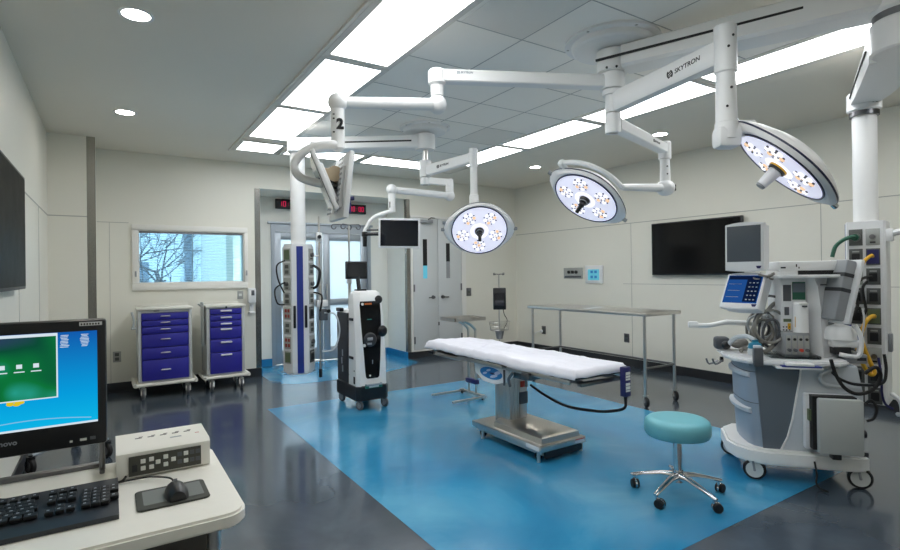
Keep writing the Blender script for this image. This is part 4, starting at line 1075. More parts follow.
k = N('black rubber'); k.tube([at(P + rv * -.14 + n * .06, 1.33), at(P + rv * -.24 + n * .08, 1.26), at(P + rv * -.22 + n * .08, 1.12), at(P + rv * -.15 + n * .05, 1.10)], .008, 6, 6); k.build('cable', None, t)
k = N('black rubber'); k.tube([at(P + rv * .14 + n * .06, 1.50), at(P + rv * .20 + n * .10, 1.44), at(P + rv * .18 + n * .10, 1.30), at(P + rv * .14 + n * .06, 1.26)], .014, 6, 6); k.build('cable', None, t)
k = N('black rubber'); k.tube([at(P + rv * .14 + n * .06, 1.22), at(P + rv * .22 + n * .10, 1.18), at(P + rv * .20 + n * .10, 1.02)], .009, 6, 6); k.build('cable', None, t)
N('clear tube').tube([at(P + rv * .25 + n * .05, 1.0), at(P + rv * .36 + n * .08, .98), at(P + rv * .40 + n * .08, .80), at(P + rv * .34 + n * .08, .62), at(P + rv * .22 + n * .06, .60)], .009, 8, 7).build('suction_tube', None, t)

# right boom
J = V((3.43, 1.0, 0)); Q = V((4.695, 1.615, 0))
t = thing('equipment_boom', 'white ceiling boom with a dark two-row outlet column beside the anaesthesia machine', 'equipment boom', (Q.x, Q.y, .42), 0, 'ceiling equipment booms')
k = N('white enamel'); k.ring(at(A, 0), (0, 0, 1), .031, .102, 2.745, 2.885, 36); d = (J - A).normalized(); arm_box(k, at(A, 2.815) + d * .09, at(J, 2.80), .20, .15, 1.15, .03)
k.cyl(at(J, 2.70), at(J, 2.90), .15, .15, 32, .015); k.ring(at(A, 0), (0, 0, 1), .031, .09, 2.74, 2.746, 32); ar = k.build('ceiling_arm', None, t)
s = V((0, 0, 1)).cross(d); L_ = (J - A).length; c = (A + J) / 2; k = N('letter black')
for sg in (1, -1): k.box((c.x + s.x * sg * .1045 - .0, c.y + s.y * sg * .1045, 2.815), (L_ * 1.1, .012, .014), 0, Mx.Rotation(math.atan2(d.y, d.x), 4, 'Z'))
k.m('letter black')
for i, a in enumerate((200, 235, 265)): k.cyl(at(A, 2.752) + V((.098 * math.cos(R(a)), .098 * math.sin(R(a)), 0)), at(A, 2.752) + V((.106 * math.cos(R(a)), .106 * math.sin(R(a)), 0)), .008)
k.build('black_stripe', None, ar)
k = N('dark steel'); k.cyl(at(J, 2.665), at(J, 2.70), .135, .135, 32); k.build('joint_ring', None, ar)
k = N('white enamel'); k.cyl(at(J, 2.50), at(J, 2.665), .145, .145, 32, .01)
d = (Q - J).normalized(); s = V((0, 0, 1)).cross(d)
rg = []
for tt_, w, zt, zb in ((.10, .27, 2.66, 2.50), (.55, .24, 2.66, 2.52), (1.05, .20, 2.67, 2.56), (1.36, .17, 2.68, 2.60), (1.53, .13, 2.68, 2.61)):
    cc = J + d * tt_; rg.append([at(cc + s * a * w / 2, zb if b_ < 0 else zt) for a, b_ in ((-1, -1), (1, -1), (1, 1), (-1, 1))])
k.loft(rg); k.cyl(at(Q, 2.55), at(Q, 2.69), .105, .105, 28, .01); la = k.build('lower_arm', None, t)
k = N('dark steel'); k.cyl(at(Q, 2.515), at(Q, 2.55), .092, .092, 28); k.build('joint_ring', None, la)
k = N('letter black')
for sg in (1, -1):
    k.tube([at(J + d * .2 + s * sg * .137, 2.60), at(J + d * 1.40 + s * sg * .088, 2.655)], .006, 5)
for q in range(3):
    a = R(215 + 14 * q); k.cyl(at(Q, 2.60) + V((.104 * math.cos(a), .104 * math.sin(a), 0)), at(Q, 2.60) + V((.107 * math.cos(a), .107 * math.sin(a), 0)), .008)
k.build('trim_line', None, la)
N('white enamel').cyl(at(Q, 1.74), at(Q, 2.515), .075, .075, 32).build('pole', None, t)
n = V((-.981, -.192, 0)).normalized(); rv = V((n.y, -n.x, 0)); rv = rv if rv.dot(V((.84, -.54, 0))) > 0 else -rv
fc = Q + n * .115
Mh = Mx(((rv.x, -n.x, 0, fc.x), (rv.y, -n.y, 0, fc.y), (0, 0, 1, 0), (0, 0, 0, 1)))
k = N('white plastic'); k.prism([(-.107, .012), (-.096, 0), (.112, 0), (.125, .012), (.125, .22), (-.107, .22)], 1.735, Mh, .42, bev=.006); k.build('service_column', None, t)
k = N('boom blue'); k.T = Mh; k.b2((-.1095, .012, .43), (-.1065, .06, 1.72)); k.build('blue_stripe', None, t)
QR, nR, rR = Q.copy(), n.copy(), rv.copy()
def pf(off, z, out): return at(QR + nR * (.115 + out) + rR * off, z)
st = ['cm', 'du', 'pd', 'dd', 'dy', 'dd', 'dm', 'dd', 'dd']
for j in range(9):
    for i in range(2):
        Mc = Mh @ Mx(((1, 0, 0, -.044 + .098 * i), (0, 0, -1, 0), (0, 1, 0, 1.62 - .142 * j), (0, 0, 0, 1))); outlet_cell(t, Mc, .080, .118, st[j][i])
k = N('white plastic'); k.T = Mh
k.box((.14, .05, 1.63), (.05, .08, .09), .01); k.tube([(.15, .04, 1.64), (.26, .0, 1.66), (.55, -.05, 1.74)], .022, 8); k.build('support_arm', None, t)
k = N('grey plastic'); k.T = Mh; k.b2((.125, .03, .80), (.15, .08, .93), .006); k.build('side_bracket', None, t)
k = N('white plastic'); k.T = Mh; k.tube([(.14, .06, .50), (.19, .02, .46), (.20, .02, .38), (.17, .06, .36)], .016, 8, 4); k.build('hose_holder', None, t)

# ------------------------------------------------------------------ surgical lights
def lamp(parent, c, n, xh, handle='black', ears=True):
    """lamp head: local z = light direction"""
    n = V(n).normalized(); x = V(xh); x = (x - n * x.dot(n)).normalized(); y = n.cross(x)
    Ml = Mx((x, y, n)).transposed().to_4x4(); Ml.translation = V(c)
    def outl(r, ear, z, q=56):
        out = []
        for i in range(q):
            a = 2 * PI * i / q; e = abs(math.cos(a)) ** 7
            rr = r + ear * e; out.append(Ml @ V((rr * math.cos(a), rr * math.sin(a), z)))
        return out
    k = N('lamp shell'); E = .045 if ears else .02
    k.loft([outl(.262, 0, -.004), outl(.278, E * .5, -.002), outl(.292, E, -.022), outl(.288, E, -.045), outl(.262, E * .4, -.072), outl(.19, 0, -.105), outl(.08, 0, -.120)])
    hd = k.build('lamp_head', None, parent)
    k = N('lamp rim'); k.T = Ml; k.ring((0, 0, 0), (0, 0, 1), .258, .268, -.004, .004, 56); k.build('rim_ring', None, hd)
    k = N('lamp shell'); k.loft([outl(.293, E + .001, -.027), outl(.293, E + .001, -.034)], False); k.m('lamp rim'); k.loft([outl(.2935, E + .0015, -.024), outl(.2945, E + .002, -.028), outl(.2935, E + .0015, -.034)], False); k.build('edge_line', None, hd)
    k = N('lamp face'); k.T = Ml; k.lathe([(.258, -.002), (.258, .0), (.15, .006), (.0, .010)], (0, 0, 0), (0, 0, 1), 56); k.build('face_plate', None, hd)
    for i in range(5):
        a0 = R(90 + 72 * i + 12 + 24); cx, cy = .165 * math.cos(a0), .165 * math.sin(a0)
        k = N('led white'); k.T = Ml
        for j in range(7):
            rr = 0 if j == 6 else .046; b_ = R(60 * j + 15); px_, py_ = cx + rr * math.cos(b_), cy + rr * math.sin(b_)
            k.m('led warm' if (j + i) % 4 == 0 else 'led white'); k.lathe([(.0165, .003), (.0155, .009), (.010, .013), (0, .014)], (px_, py_, 0), (0, 0, 1), 12)
            k.m('dark grey plastic')
            if j < 6:
                b2_ = R(60 * j + 45); k.cyl((cx + .058 * math.cos(b2_), cy + .058 * math.sin(b2_), .002), (cx + .058 * math.cos(b2_), cy + .058 * math.sin(b2_), .008), .0075, seg=8); k.cyl((cx + .030 * math.cos(b2_), cy + .030 * math.sin(b2_), .002), (cx + .030 * math.cos(b2_), cy + .030 * math.sin(b2_), .009), .006, seg=8)
        k.m('lens amber').cyl((cx, cy, .012), (cx, cy, .0155), .006, seg=10)
        k.build('led_cluster', None, hd)
    k = N('led white'); k.T = Ml; k.ring((0, 0, 0), (0, 0, 1), .055, .085, .006, .010, 36); k.build('centre_glow', None, hd)
    if handle == 'black':
        k = N('black plastic'); k.T = Ml; k.cyl((0, 0, .004), (0, 0, .035), .045, .040, bev=.004); k.m('grey plastic').ring((0, 0, 0), (0, 0, 1), .028, .036, .034, .040); k.m('black plastic').cyl((0, 0, .03), (0, 0, .075), .020, .024).tube([(0, 0, .07), (.0, -.02, .10), (.0, -.045, .115)], .016, 8)
    else:
        k = N('black plastic'); k.T = Ml; k.cyl((0, 0, .004), (0, 0, .028), .048); k.m('yellow hose').ring((0, 0, 0), (0, 0, 1), .049, .052, .006, .018); k.m('white plastic').cyl((0, 0, .028), (0, 0, .13), .036, .026, bev=.003); k.m('grey plastic').cyl((0, 0, .13), (0, 0, .142), .026, .022)
    k.build('centre_handle', None, hd)
    for sg in (-1, 1):
        k = N('chrome' if handle != 'black' else 'grey plastic'); k.T = Ml; k.cyl((sg * (.285 + E), 0, -.03), (sg * (.285 + E + .035), 0, -.03), .016, bev=.004); k.build('side_grip', None, hd)
    ld = bpy.data.lights.new('surgical_beam', 'SPOT'); ld.energy = 18; ld.spot_size = R(58); ld.spot_blend = .8; ld.shadow_soft_size = .22; ld.color = (1.0, .97, .93)
    lo = bpy.data.objects.new('surgical_beam', ld); col.objects.link(lo); lo.parent = hd
    Mlw = Ml @ Mx.Translation((0, 0, .03)) @ Mx.Rotation(PI, 4, 'X'); lo.matrix_local = WM[parent.name].inverted() @ Mlw
    return Ml, hd
def skytron(k, M, size):
    k.text('SKYTRON', size, M @ Mx.Translation((size * 3.1, 0, 0)), .0004, .0008, 'CENTER', .2)
    for j in range(3):
        pass
    T0 = k.T; k.T = T0 @ M
    for sg in (-1, 1):
        pts = [(sg * size * .62 * math.cos(R(a)) * .75, size * .62 * math.sin(R(a)) * 1.0) for a in range(-60, 61, 15)]
        k.tube([(x, y, .0005) for x, y in pts], size * .10, 6)
    for j, yy in enumerate((-.34, 0, .34)): k.box((0, size * yy, .0005), (size * .75, size * .17, .001), 0, Mx.Rotation(R(28), 4, 'Z'))
    k.T = T0

# --- light nearest the doors
L1 = V((2.957, 4.15, 0)); za = 2.49
t = thing('surgical_light', 'round surgical light facing the camera, hanging in front of the tall white storage doors', 'surgical light', (B.x, B.y, HC), 0, 'ceiling surgical lights')
k = N('white enamel'); k.ring(at(B, 0), (0, 0, 1), .030, .062, 2.425, 2.60, 28); d, s, u = arm_box(k, at(B, za) + (L1 - B).normalized() * .05, at(L1, za + .02), .075, .105, .9); k.cyl(at(L1, 2.42), at(L1, 2.60), .042, .042, 20, .006); ar = k.build('upper_arm', None, t)
sc_ = s if s.dot(V((-1, -1, 0))) > 0 else -s
k = N('letter black'); rx = d if d.cross(V((0, 0, 1))).dot(sc_) > 0 else -d
m0 = B + (L1 - B) * .42; skytron(k, facing(at(m0, za + .008) + sc_ * .0372 - rx * .06, rx, (0, 0, 1)), .030); k.build('brand_lettering', None, ar)
k = N('white enamel'); k.cyl(at(L1, 2.13), at(L1, 2.42), .034, .034, 20); k.build('drop_post', None, t)
n1 = V((-.428, -.664, -.612)); c1 = V((2.965, 4.08, 1.80))
k = N('white enamel'); k.cyl(at(L1, 2.09), at(L1, 2.15), .046, .046, 20, .006); k.tube([at(L1, 2.10), at(L1, 2.04) + V((0, .0, 0)), c1 - n1 * .10 + V((0, 0, .10))], .030, 10, 4); k.box(at(L1, 2.07), (.09, .07, .12), .014, Mx.Rotation(R(-33), 4, 'Z')); k.box(at(L1, 1.99) + V((-.0, -.01, 0)), (.06, .05, .12), .014, Mx.Rotation(R(-33), 4, 'Z'))
k.build('yoke', None, t)
lamp(t, c1, n1, (.841, -.541, 0))

# --- middle light
L2 = V((3.72, 2.60, 0))
t = thing('surgical_light', 'round surgical light tilted down, held from its right side by a white arm', 'surgical light', (A.x, A.y, HC), 0, 'ceiling surgical lights')
k = N('white enamel'); k.ring(at(A, 0), (0, 0, 1), .030, .052, 2.335, 2.465, 28); d, s, u = arm_box(k, at(A, 2.40) + (L2 - A).normalized() * .045, at(L2, 2.36), .085, .085, .85); k.cyl(at(L2, 2.28), at(L2, 2.42), .048, .048, 20, .006); ar = k.build('upper_arm', None, t)
sc_ = s if s.dot(V((-1, -1, 0))) > 0 else -s; rx = d if d.cross(V((0, 0, 1))).dot(sc_) > 0 else -d
k = N('letter black'); m0 = A + (L2 - A) * .72; skytron(k, facing(at(m0, 2.373) + sc_ * .0385 - rx * .05, rx, (0, 0, 1)), .020); k.build('brand_lettering', None, ar)
k = N('white enamel'); k.cyl(at(L2, 2.10), at(L2, 2.28), .040, .036, 20)
for z in (2.16, 2.22): k.m('letter black').cyl(at(L2, z) + V((-.015, -.025, 0)), at(L2, z) + V((-.0215, -.0365, 0)), .006, seg=8)
k.build('drop_post', None, t)
n2 = V((-.647, .023, -.761)).normalized(); c2 = V((3.185, 2.945, 1.975))
xr = V((.841, -.541, 0)); xa = (V((.72, -.46, -.30)) - n2 * V((.72, -.46, -.30)).dot(n2)).normalized(); ya = n2.cross(xa)
k = N('white enamel'); e0 = at(L2, 2.055); k.sph(e0, .075, 1, 1, .85); k.m('black plastic').box(e0 + V((.07, -.03, 0)), (.012, .05, .05), .004, Mx.Rotation(R(-30), 4, 'Z')).m('white enamel')
j0 = c2 - n2 * .06 + xa * .12 - ya * .30
yy_ = -ya if (-ya).z > 0 else ya
ring_pts = [c2 - n2 * .05 + (xa * math.cos(R(a)) + yy_ * math.sin(R(a))) * .345 for a in range(62, 155, 10)]
k.tube([e0, e0 + (ring_pts[0] - e0) * .55, ring_pts[0]], .032, 10, 4, (1.1, .75)); k.tube(ring_pts, .020, 8, 2); k.sph(ring_pts[-1], .034); k.tube([ring_pts[-1], ring_pts[-1] * .8 + c2 * .2], .022, 8)
k.build('yoke', None, t)
lamp(t, c2, n2, xa)

# --- nearest light
L3 = V((2.845, 1.605, 0)); za = 2.555
t = thing('surgical_light', 'large surgical light seen edge-on at upper right, with a grey handle and yellow ring', 'surgical light', (A.x, A.y, HC), 0, 'ceiling surgical lights')
k = N('white enamel'); k.ring(at(A, 0), (0, 0, 1), .030, .068, 2.59, 2.625, 28); k.ring(at(A, 0), (0, 0, 1), .030, .050, 2.475, 2.59, 28); dd = (L3 - A).normalized(); d, s, u = arm_box(k, at(A, 2.54) + dd * .04, at(L3, za + .04), .085, .13, 1.0); k.cyl(at(L3, 2.47), at(L3, 2.735), .058, .058, 24, .008); ar = k.build('upper_arm', None, t)
sc_ = s if s.dot(V((-1, -.3, 0))) > 0 else -s; rx = d if d.cross(V((0, 0, 1))).dot(sc_) > 0 else -d
k = N('letter black'); m0 = A + (L3 - A) * .70; ux = (rx + V((0, 0, .07)) * (1 if rx.dot(L3 - A) > 0 else -1)).normalized()
skytron(k, facing(at(m0, 2.573) + sc_ * .0432 - rx * .08, ux, V((0, 0, 1)) - ux * ux.z), .037); k.build('brand_lettering', None, ar)
k = N('white enamel'); k.cyl(at(L3, 2.20), at(L3, 2.47), .054, .050, 24)
k.m('letter black')
for z, a in ((2.28, 215), (2.38, 240)): k.cyl(at(L3, z) + V((.045 * math.cos(R(a)), .045 * math.sin(R(a)), 0)), at(L3, z) + V((.056 * math.cos(R(a)), .056 * math.sin(R(a)), 0)), .007, seg=8)
k.build('drop_post', None, t)
for z, a in ((2.60, 225), (2.66, 250)): N('letter black').cyl(at(L3, z) + V((.05 * math.cos(R(a)), .05 * math.sin(R(a)), 0)), at(L3, z) + V((.0615 * math.cos(R(a)), .0615 * math.sin(R(a)), 0)), .007, seg=8).build('screw_cap', None, ar)
n3 = V((-.418, .56, -.715)).normalized(); c3 = V((3.08, 1.445, 1.955))
xa = V((.62, -.52, -.55)); xa = (xa - n3 * xa.dot(n3)).normalized()
k = N('white enamel'); e0 = at(L3, 2.14); k.cyl(at(L3, 2.10), at(L3, 2.21), .062, .058, 24, .01)
k.box(at(L3, 2.12), (.13, .11, .12), .03, Mx.Rotation(R(-32), 4, 'Z')); k.m('black plastic').box(at(L3, 2.205), (.07, .065, .015), .004, Mx.Rotation(R(-32), 4, 'Z')); k.m('white enamel')
tip = c3 - xa * .25 - n3 * .06; k.tube([e0, (e0 + tip) / 2 + V((0, 0, .01)), tip], .045, 10, 4); k.build('yoke', None, t)
k = N('white enamel').tube([tip, c3 - xa * .10 - n3 * .05], .03, 10)
k.build('lamp_bracket', None, t)
lamp(t, c3, n3, xa, 'grey')

# ------------------------------------------------------------------ monitors on arms
def screen_panel(t, c, n, up, w, h, frame, dep=.05, fb=.018, scr='screen dark', name='monitor'):
    n = V(n).normalized(); u = V(up); u = (u - n * u.dot(n)).normalized(); r_ = u.cross(n)
    Mm = Mx((r_, u, n)).transposed().to_4x4(); Mm.translation = V(c)
    k = N(frame); k.T = Mm; k.box((0, 0, -dep * .3), (w, h, dep * .6), .008); k.box((0, -.01, -dep * .75), (w * .7, h * .65, dep * .5), .012); m = k.build(name, None, t)
    k = N(scr); k.T = Mm; k.box((0, 0, .001), (w - 2 * fb, h - 2 * fb, .003)); k.build('screen', None, m)
    return Mm, m
# folded pair on the arm marked 2
J1 = V((1.83, 2.97, 0)); P1 = V((1.15, 3.0, 0))
t = thing('monitor_boom', 'jointed white monitor arm marked with a black 2, holding two folded screens seen edge-on', 'monitor arm', (A.x, A.y, HC), 0, 'ceiling monitor arms')
k = N('white enamel'); k.ring(at(A, 0), (0, 0, 1), .030, .082, 2.63, 2.735, 32); d, s, u = arm_box(k, at(A, 2.68) + (J1 - A).normalized() * .06, at(J1, 2.70), .085, .085, .95); k.cyl(at(J1, 2.64), at(J1, 2.745), .058, .058, 24, .014); k.cyl(at(J1, 2.57), at(J1, 2.64), .042, .042, 20); ar = k.build('upper_arm', None, t)
k = N('letter grey'); sc_ = s if s.dot(V((-1, -1, 0))) > 0 else -s; rx = d if d.cross(V((0, 0, 1))).dot(sc_) > 0 else -d
m0 = A + (J1 - A) * .86; skytron(k, facing(at(m0, 2.715) + sc_ * .042 - rx * .03, rx, (0, 0, 1)), .018); k.build('brand_lettering', None, ar)
k = N('white enamel'); k.sph(at(J1, 2.515), .062, 1, 1, 1.05); k.tube([at(J1, 2.515), at(P1, 2.425)], .036, 12, 0, (1.15, .95)); k.sph(at(P1, 2.425), .058); k.build('spring_arm', None, t)
k = N('white enamel'); k.cyl(at(P1, 2.15), at(P1, 2.41), .040, .040, 20); po = k.build('drop_post', None, t)
vd = V((-.33, -.944, 0)).normalized(); rr_ = V((.944, -.33, 0))
k = N('letter black'); k.text('2', .082, facing(at(P1, 2.285) + vd * .0405 + rr_ * .012, rr_, (0, 0, 1)), .003, .004)
for z in (2.24, 2.32, 2.345): k.box(at(P1, z) + vd * .033 - rr_ * .024, (.012, .004, .008), 0, Mx.Rotation(R(-19), 4, 'Z'))
k.build('number_decal', None, po)
k = N('white enamel'); k.tube([at(P1, 2.165), (1.094, 2.982, 2.165), (1.00, 3.045, 2.145), (.935, 3.085, 2.09), (.915, 3.095, 2.03), (.945, 3.075, 1.975), (1.01, 3.035, 1.945), (1.085, 2.985, 1.93)], .025, 12, 6); k.sph((P1.x, P1.y, 2.165), .038); k.build('curved_arm', None, t)
cen = V((1.10, 2.985, 1.93)); vw = V((.34, .94, 0)); rr_ = V((.94, -.34, 0)); zz = V((0, 0, 1))
k = N('tan'); k.box(cen + rr_ * -.005 + zz * .05, (.10, .12, .075), .012, Mx.Rotation(R(-20), 4, 'Z')); k.cyl(cen + rr_ * .02 + zz * .05 - vw * .08, cen + rr_ * .02 + zz * .05 + vw * .05, .045); k.build('tilt_bracket', None, t)
k = N('black plastic'); k.box(cen - vw * .06 - zz * .03, (.025, .03, .13), .006); k.cyl(cen - vw * .07 - zz * .02 - rr_ * .03, cen - vw * .07 - zz * .02 + rr_ * .03, .016); k.m('navy').box(cen - rr_ * .055 + zz * .055 - vw * .05, (.02, .03, .07), .005, Mx.Rotation(R(10), 4, 'Y')); k.box(cen + rr_ * .10 - zz * .10 + vw * .2, (.04, .03, .09), .006); k.tube([cen + rr_ * .06 - zz * .06 + vw * .2, cen + rr_ * .14 - zz * .05 + vw * .2], .014, 6); k.build('clamp_handle', None, t)
u1 = (zz * .927 - rr_ * .375).normalized(); nn1 = -(rr_ * .927 + zz * .375) + vw * -.03
screen_panel(t, cen - rr_ * .055 - zz * .005 + vw * .02, nn1, u1, .36, .36, 'white plastic', .045)
u2 = (zz * .994 + rr_ * .12).normalized(); nn2 = (rr_ * .98 - zz * .11) + vw * .20
Mm, m2 = screen_panel(t, cen + rr_ * .075 - zz * .02 + vw * .02, nn2, u2, .38, .38, 'white plastic', .055)
k = N('grey plastic'); k.T = Mm
for i in range(11): k.box((.10, .15 - .03 * i, -.0565), (.10, .012, .003)); k.box((-.10, .15 - .03 * i, -.0565), (.10, .012, .003))
k.build('vent_slot_set', None, m2)

# flat monitor before the alcove
J2 = V((3.02, 4.68, 0)); E2 = V((2.386, 4.767, 0))
t = thing('monitor_boom', 'jointed white monitor arm holding a dark flat screen in front of the alcove corner', 'monitor arm', (B.x, B.y, HC), 0, 'ceiling monitor arms')
k = N('white enamel'); k.ring(at(B, 0), (0, 0, 1), .030, .055, 2.345, 2.415, 24); arm_box(k, at(B, 2.385) + (J2 - B).normalized() * .045, at(J2, 2.355), .07, .07); k.cyl(at(J2, 2.20), at(J2, 2.39), .042, .042, 20, .006); k.build('upper_arm', None, t)
k = N('white enamel'); k.sph(at(J2, 2.215), .055); k.tube([at(J2, 2.215), at(E2, 2.245)], .036, 12, 0, (1, .95)); k.sph(at(E2, 2.245), .055); k.build('spring_arm', None, t)
k = N('white enamel'); k.cyl(at(E2, 2.02), at(E2, 2.245), .036, .036, 18); k.build('drop_post', None, t); N('black plastic').box(at(E2, 2.09) + V((-.028, -.016, 0)), (.012, .012, .06)).build('cable_clip', None, t)
mc = V((2.40, 4.64, 1.80)); mn = V((-.47, -.88, .03)).normalized(); mr = V((.88, -.47, 0)).normalized()
k = N('white enamel'); k.tube([at(E2, 2.03), at(E2, 2.02) - mr * .08 + V((0, 0, -.01)), at(E2, 1.96) - mr * .19, at(E2, 1.86) - mr * .26, at(E2, 1.80) - mr * .275], .020, 10, 5); k.build('curved_arm', None, t)
k = N('black plastic'); b0 = at(E2, 1.80) - mr * .275; k.box(b0, (.05, .05, .05), .008); k.box(b0 - V((0, 0, .07)) , (.035, .035, .11), .006); k.tube([b0, mc - mn * .05 - mr * .12], .018, 8); k.tube([b0 + V((0, 0, .04)), mc - mn * .05 - mr * .16 + V((0, 0, .04))], .010, 6); k.build('swivel_clamp', None, t)
screen_panel(t, mc, mn, (.02, 0, 1), .41, .295, 'white plastic', .05, .020)

# ------------------------------------------------------------------ anaesthesia machine (local frame: x to its back, y away from camera)
t = thing('anaesthesia_machine', 'wheeled white and blue-grey anaesthesia machine with two screens at right', 'anaesthesia machine', (3.98, 1.84, 0), R(-49.3))
W_ = False
def bl(k, name, p=None): return k.build(name, None, p or t, False)
k = N('white enamel'); k.prism([(-.41, -.10), (-.39, .20), (-.30, .32), (.34, .32), (.36, .20), (.36, -.30), (.30, -.325), (-.20, -.325), (-.31, -.29), (-.38, -.20)], .215, None, .115, bev=.015); bl(k, 'wheeled_base')
for cx, cy in ((-.285, -.255), (-.33, .23), (.31, -.26), (.28, .25)):
    caster(t, cx, cy, .068, .118, R(-12), .036, 'grey plastic', 'black rubber', 'white wheel', off=.012, world=False, hubr=.76)
k = N('machine blue grey'); rg = []
for z, s_ in ((.212, .86), (.30, .90), (.55, .97), (.755, 1.0)):
    base = [(-.17, -.27), (-.235, -.262), (-.285, -.235), (-.315, -.18), (-.33, -.08), (-.335, .0), (-.33, .10), (-.31, .2), (-.26, .27), (-.17, .29)]
    rg.append([V((-.12 + (x + .12) * s_, y * (.93 + .07 * s_), z)) for x, y in base])
k.loft(rg); fb = bl(k, 'drawer_stack')
for z0, z1 in ((.665, .70), (.425, .46)):
    k = N('machine light'); rg = []
    for z, o_ in ((z0, .0), (z0 + .012, .028), (z1, .032), (z1 + .006, .02)):
        ba = [(-.268, -.238), (-.30, -.20), (-.322, -.12), (-.332, .0), (-.325, .1), (-.30, .19)]; f = .965 if z0 < .6 else .985
        out = [V((-.12 + (x + .12) * f - o_, y * .98, z)) for x, y in ba]; inn = [V((-.12 + (x + .12) * f + .03, y * .9, z)) for x, y in reversed(ba)]; rg.append(out + inn)
    k.loft(rg); bl(k, 'drawer_handle', fb)
k = N('dark grey plastic')
for z in (.70, .49): k.tube([(-.12 + (x + .12) * (.995 if z > .6 else .958), y * .995, z + .012) for x, y in [(-.235, -.263), (-.286, -.236), (-.316, -.18), (-.331, -.08), (-.336, 0), (-.331, .1), (-.311, .2)]], .0025, 5)
bl(k, 'drawer_gap', fb)
k = N('machine slate'); k.prism([(-.222, .212), (-.06, .212), (.03, .765), (-.262, .765)], .274, Mx(((1, 0, 0, 0), (0, 0, -1, 0), (0, 1, 0, 0), (0, 0, 0, 1))), -.25); bl(k, 'side_panel')
Mxz = Mx(((1, 0, 0, 0), (0, 0, -1, 0), (0, 1, 0, 0), (0, 0, 0, 1)))
sw = [(-.125, .212), (-.085, .30), (-.055, .42), (-.032, .56), (-.012, .68), (.0, .775)]
k = N('machine light'); k.prism(sw + [(.31, .775), (.34, .60), (.34, .212)], .285, Mxz, -.285, bev=.006); k.m('white enamel'); k.tube([(x, -.286, z) for x, z in sw], .006, 6); bl(k, 'rear_body')
k = N('machine blue grey'); k.b2((-.30, -.27, .752), (.30, .27, .776)); bl(k, 'worktop_support')
wt = [(-.42, -.05), (-.41, .20), (-.33, .36), (.22, .34), (.26, .2), (.27, -.27), (.20, -.345), (-.20, -.36), (-.31, -.33), (-.385, -.22)]
k = N('white plastic'); k.prism(wt, .808, None, .775, bev=.010); bl(k, 'worktop')
k = N('clear bowl'); k.b2((-.17, -.27, .809), (.12, -.05, .83), .006); bl(k, 'clear_tray')
k = N('white enamel'); k.b2((-.17, -.395, .762), (.09, -.30, .774), .004); k.m('boom blue').b2((-.14, -.398, .775), (.08, -.33, .782), .002); k.m('white enamel').b2((-.12, -.40, .782), (.04, -.34, .80), .006); bl(k, 'pull_out_tray')
k = N('dark grey plastic'); k.box((-.262, -.335, .825), (.058, .05, .125), .012); k.m('machine light').b2((-.285, -.345, .88), (-.24, -.31, .90), .004); bl(k, 'phone_holder')
k = N('teal mask'); k.lathe([(.022, 0), (.045, .012), (.04, .04), (.02, .055), (.02, .07)], (-.24, -.18, .85), (0, 0, 1), 20); k.m('clear tube').lathe([(.044, -.035), (.05, -.02), (.043, .014)], (-.24, -.18, .85), (0, 0, 1), 20); bl(k, 'breathing_mask')
k = N('clear tube'); k.tube([(-.24, -.18, .915), (-.28, -.12, .935), (-.33, -.02, .91), (-.36, .02, .86), (-.36, .06, .83)], .016, 8, 5); bl(k, 'mask_hose')
k = N('black plastic'); k.sph((-.38, .03, .85), .032); k.m('dark grey plastic').b2((-.44, .08, .81), (-.34, .18, .90), .02); k.m('tube grey').sph((-.28, .10, .86), .05, 1.3, 1, .8); bl(k, 'breathing_bag_valve')
# breathing tubes, coiled
rt = random.Random(5)
for i in range(11):
    ra, rb, ph, tl = rt.uniform(.045, .085), rt.uniform(.07, .125), rt.uniform(0, 360), rt.uniform(-.5, .5); cx, cz, cy = rt.uniform(-.165, -.115), rt.uniform(.95, 1.01), -.13 + .024 * i
    k = N(('tube grey', 'dark grey plastic', 'tube grey', 'clear tube')[i % 4])
    k.tube([(cx + ra * math.cos(R(a + ph)) + tl * .06 * math.sin(R(a)), cy + .02 * math.sin(R(a * .5)), cz + rb * math.sin(R(a + ph))) for a in range(0, 381, 20)], .0095, 7); bl(k, 'breathing_tube')
k = N('tube grey'); k.tube([(-.12, 0, 1.10), (-.06, .02, 1.16), (-.02, .02, 1.12)], .014, 8, 4); bl(k, 'breathing_tube')
k = N('tube grey'); k.tube([(-.16, -.05, .88), (-.22, -.02, .84), (-.28, .0, .83), (-.30, -.06, .825)], .014, 8, 5); bl(k, 'breathing_tube')
k = N('tube grey'); k.tube([(-.10, -.08, .88), (-.16, -.14, .84), (-.22, -.10, .83)], .014, 8, 5); bl(k, 'breathing_tube')
k = N('dark steel'); k.tube([(-.02, .0, 1.19), (-.10, .0, 1.21), (-.14, .0, 1.20)], .010, 6, 3); bl(k, 'tube_holder')
k = N('white enamel'); k.tube([(-.02, .14, .99), (-.20, .14, 1.0), (-.36, .13, 1.01)], .020, 10, 3); k.tube([(-.36, .13, 1.01), (-.47, .12, .985), (-.56, .11, .985)], .018, 10, 3); k.box((-.585, .11, .99), (.07, .03, .045), .008); bl(k, 'bag_arm')
k = N('dark steel'); k.tube([(-.42, .10, .73), (-.48, .10, .70), (-.50, .10, .74)], .007, 6, 3); k.tube([(-.40, .04, .74), (-.45, .03, .71), (-.47, .03, .75)], .007, 6, 3); k.m('black plastic').cyl((-.41, .08, .74), (-.39, .08, .74), .02); bl(k, 'side_hook')
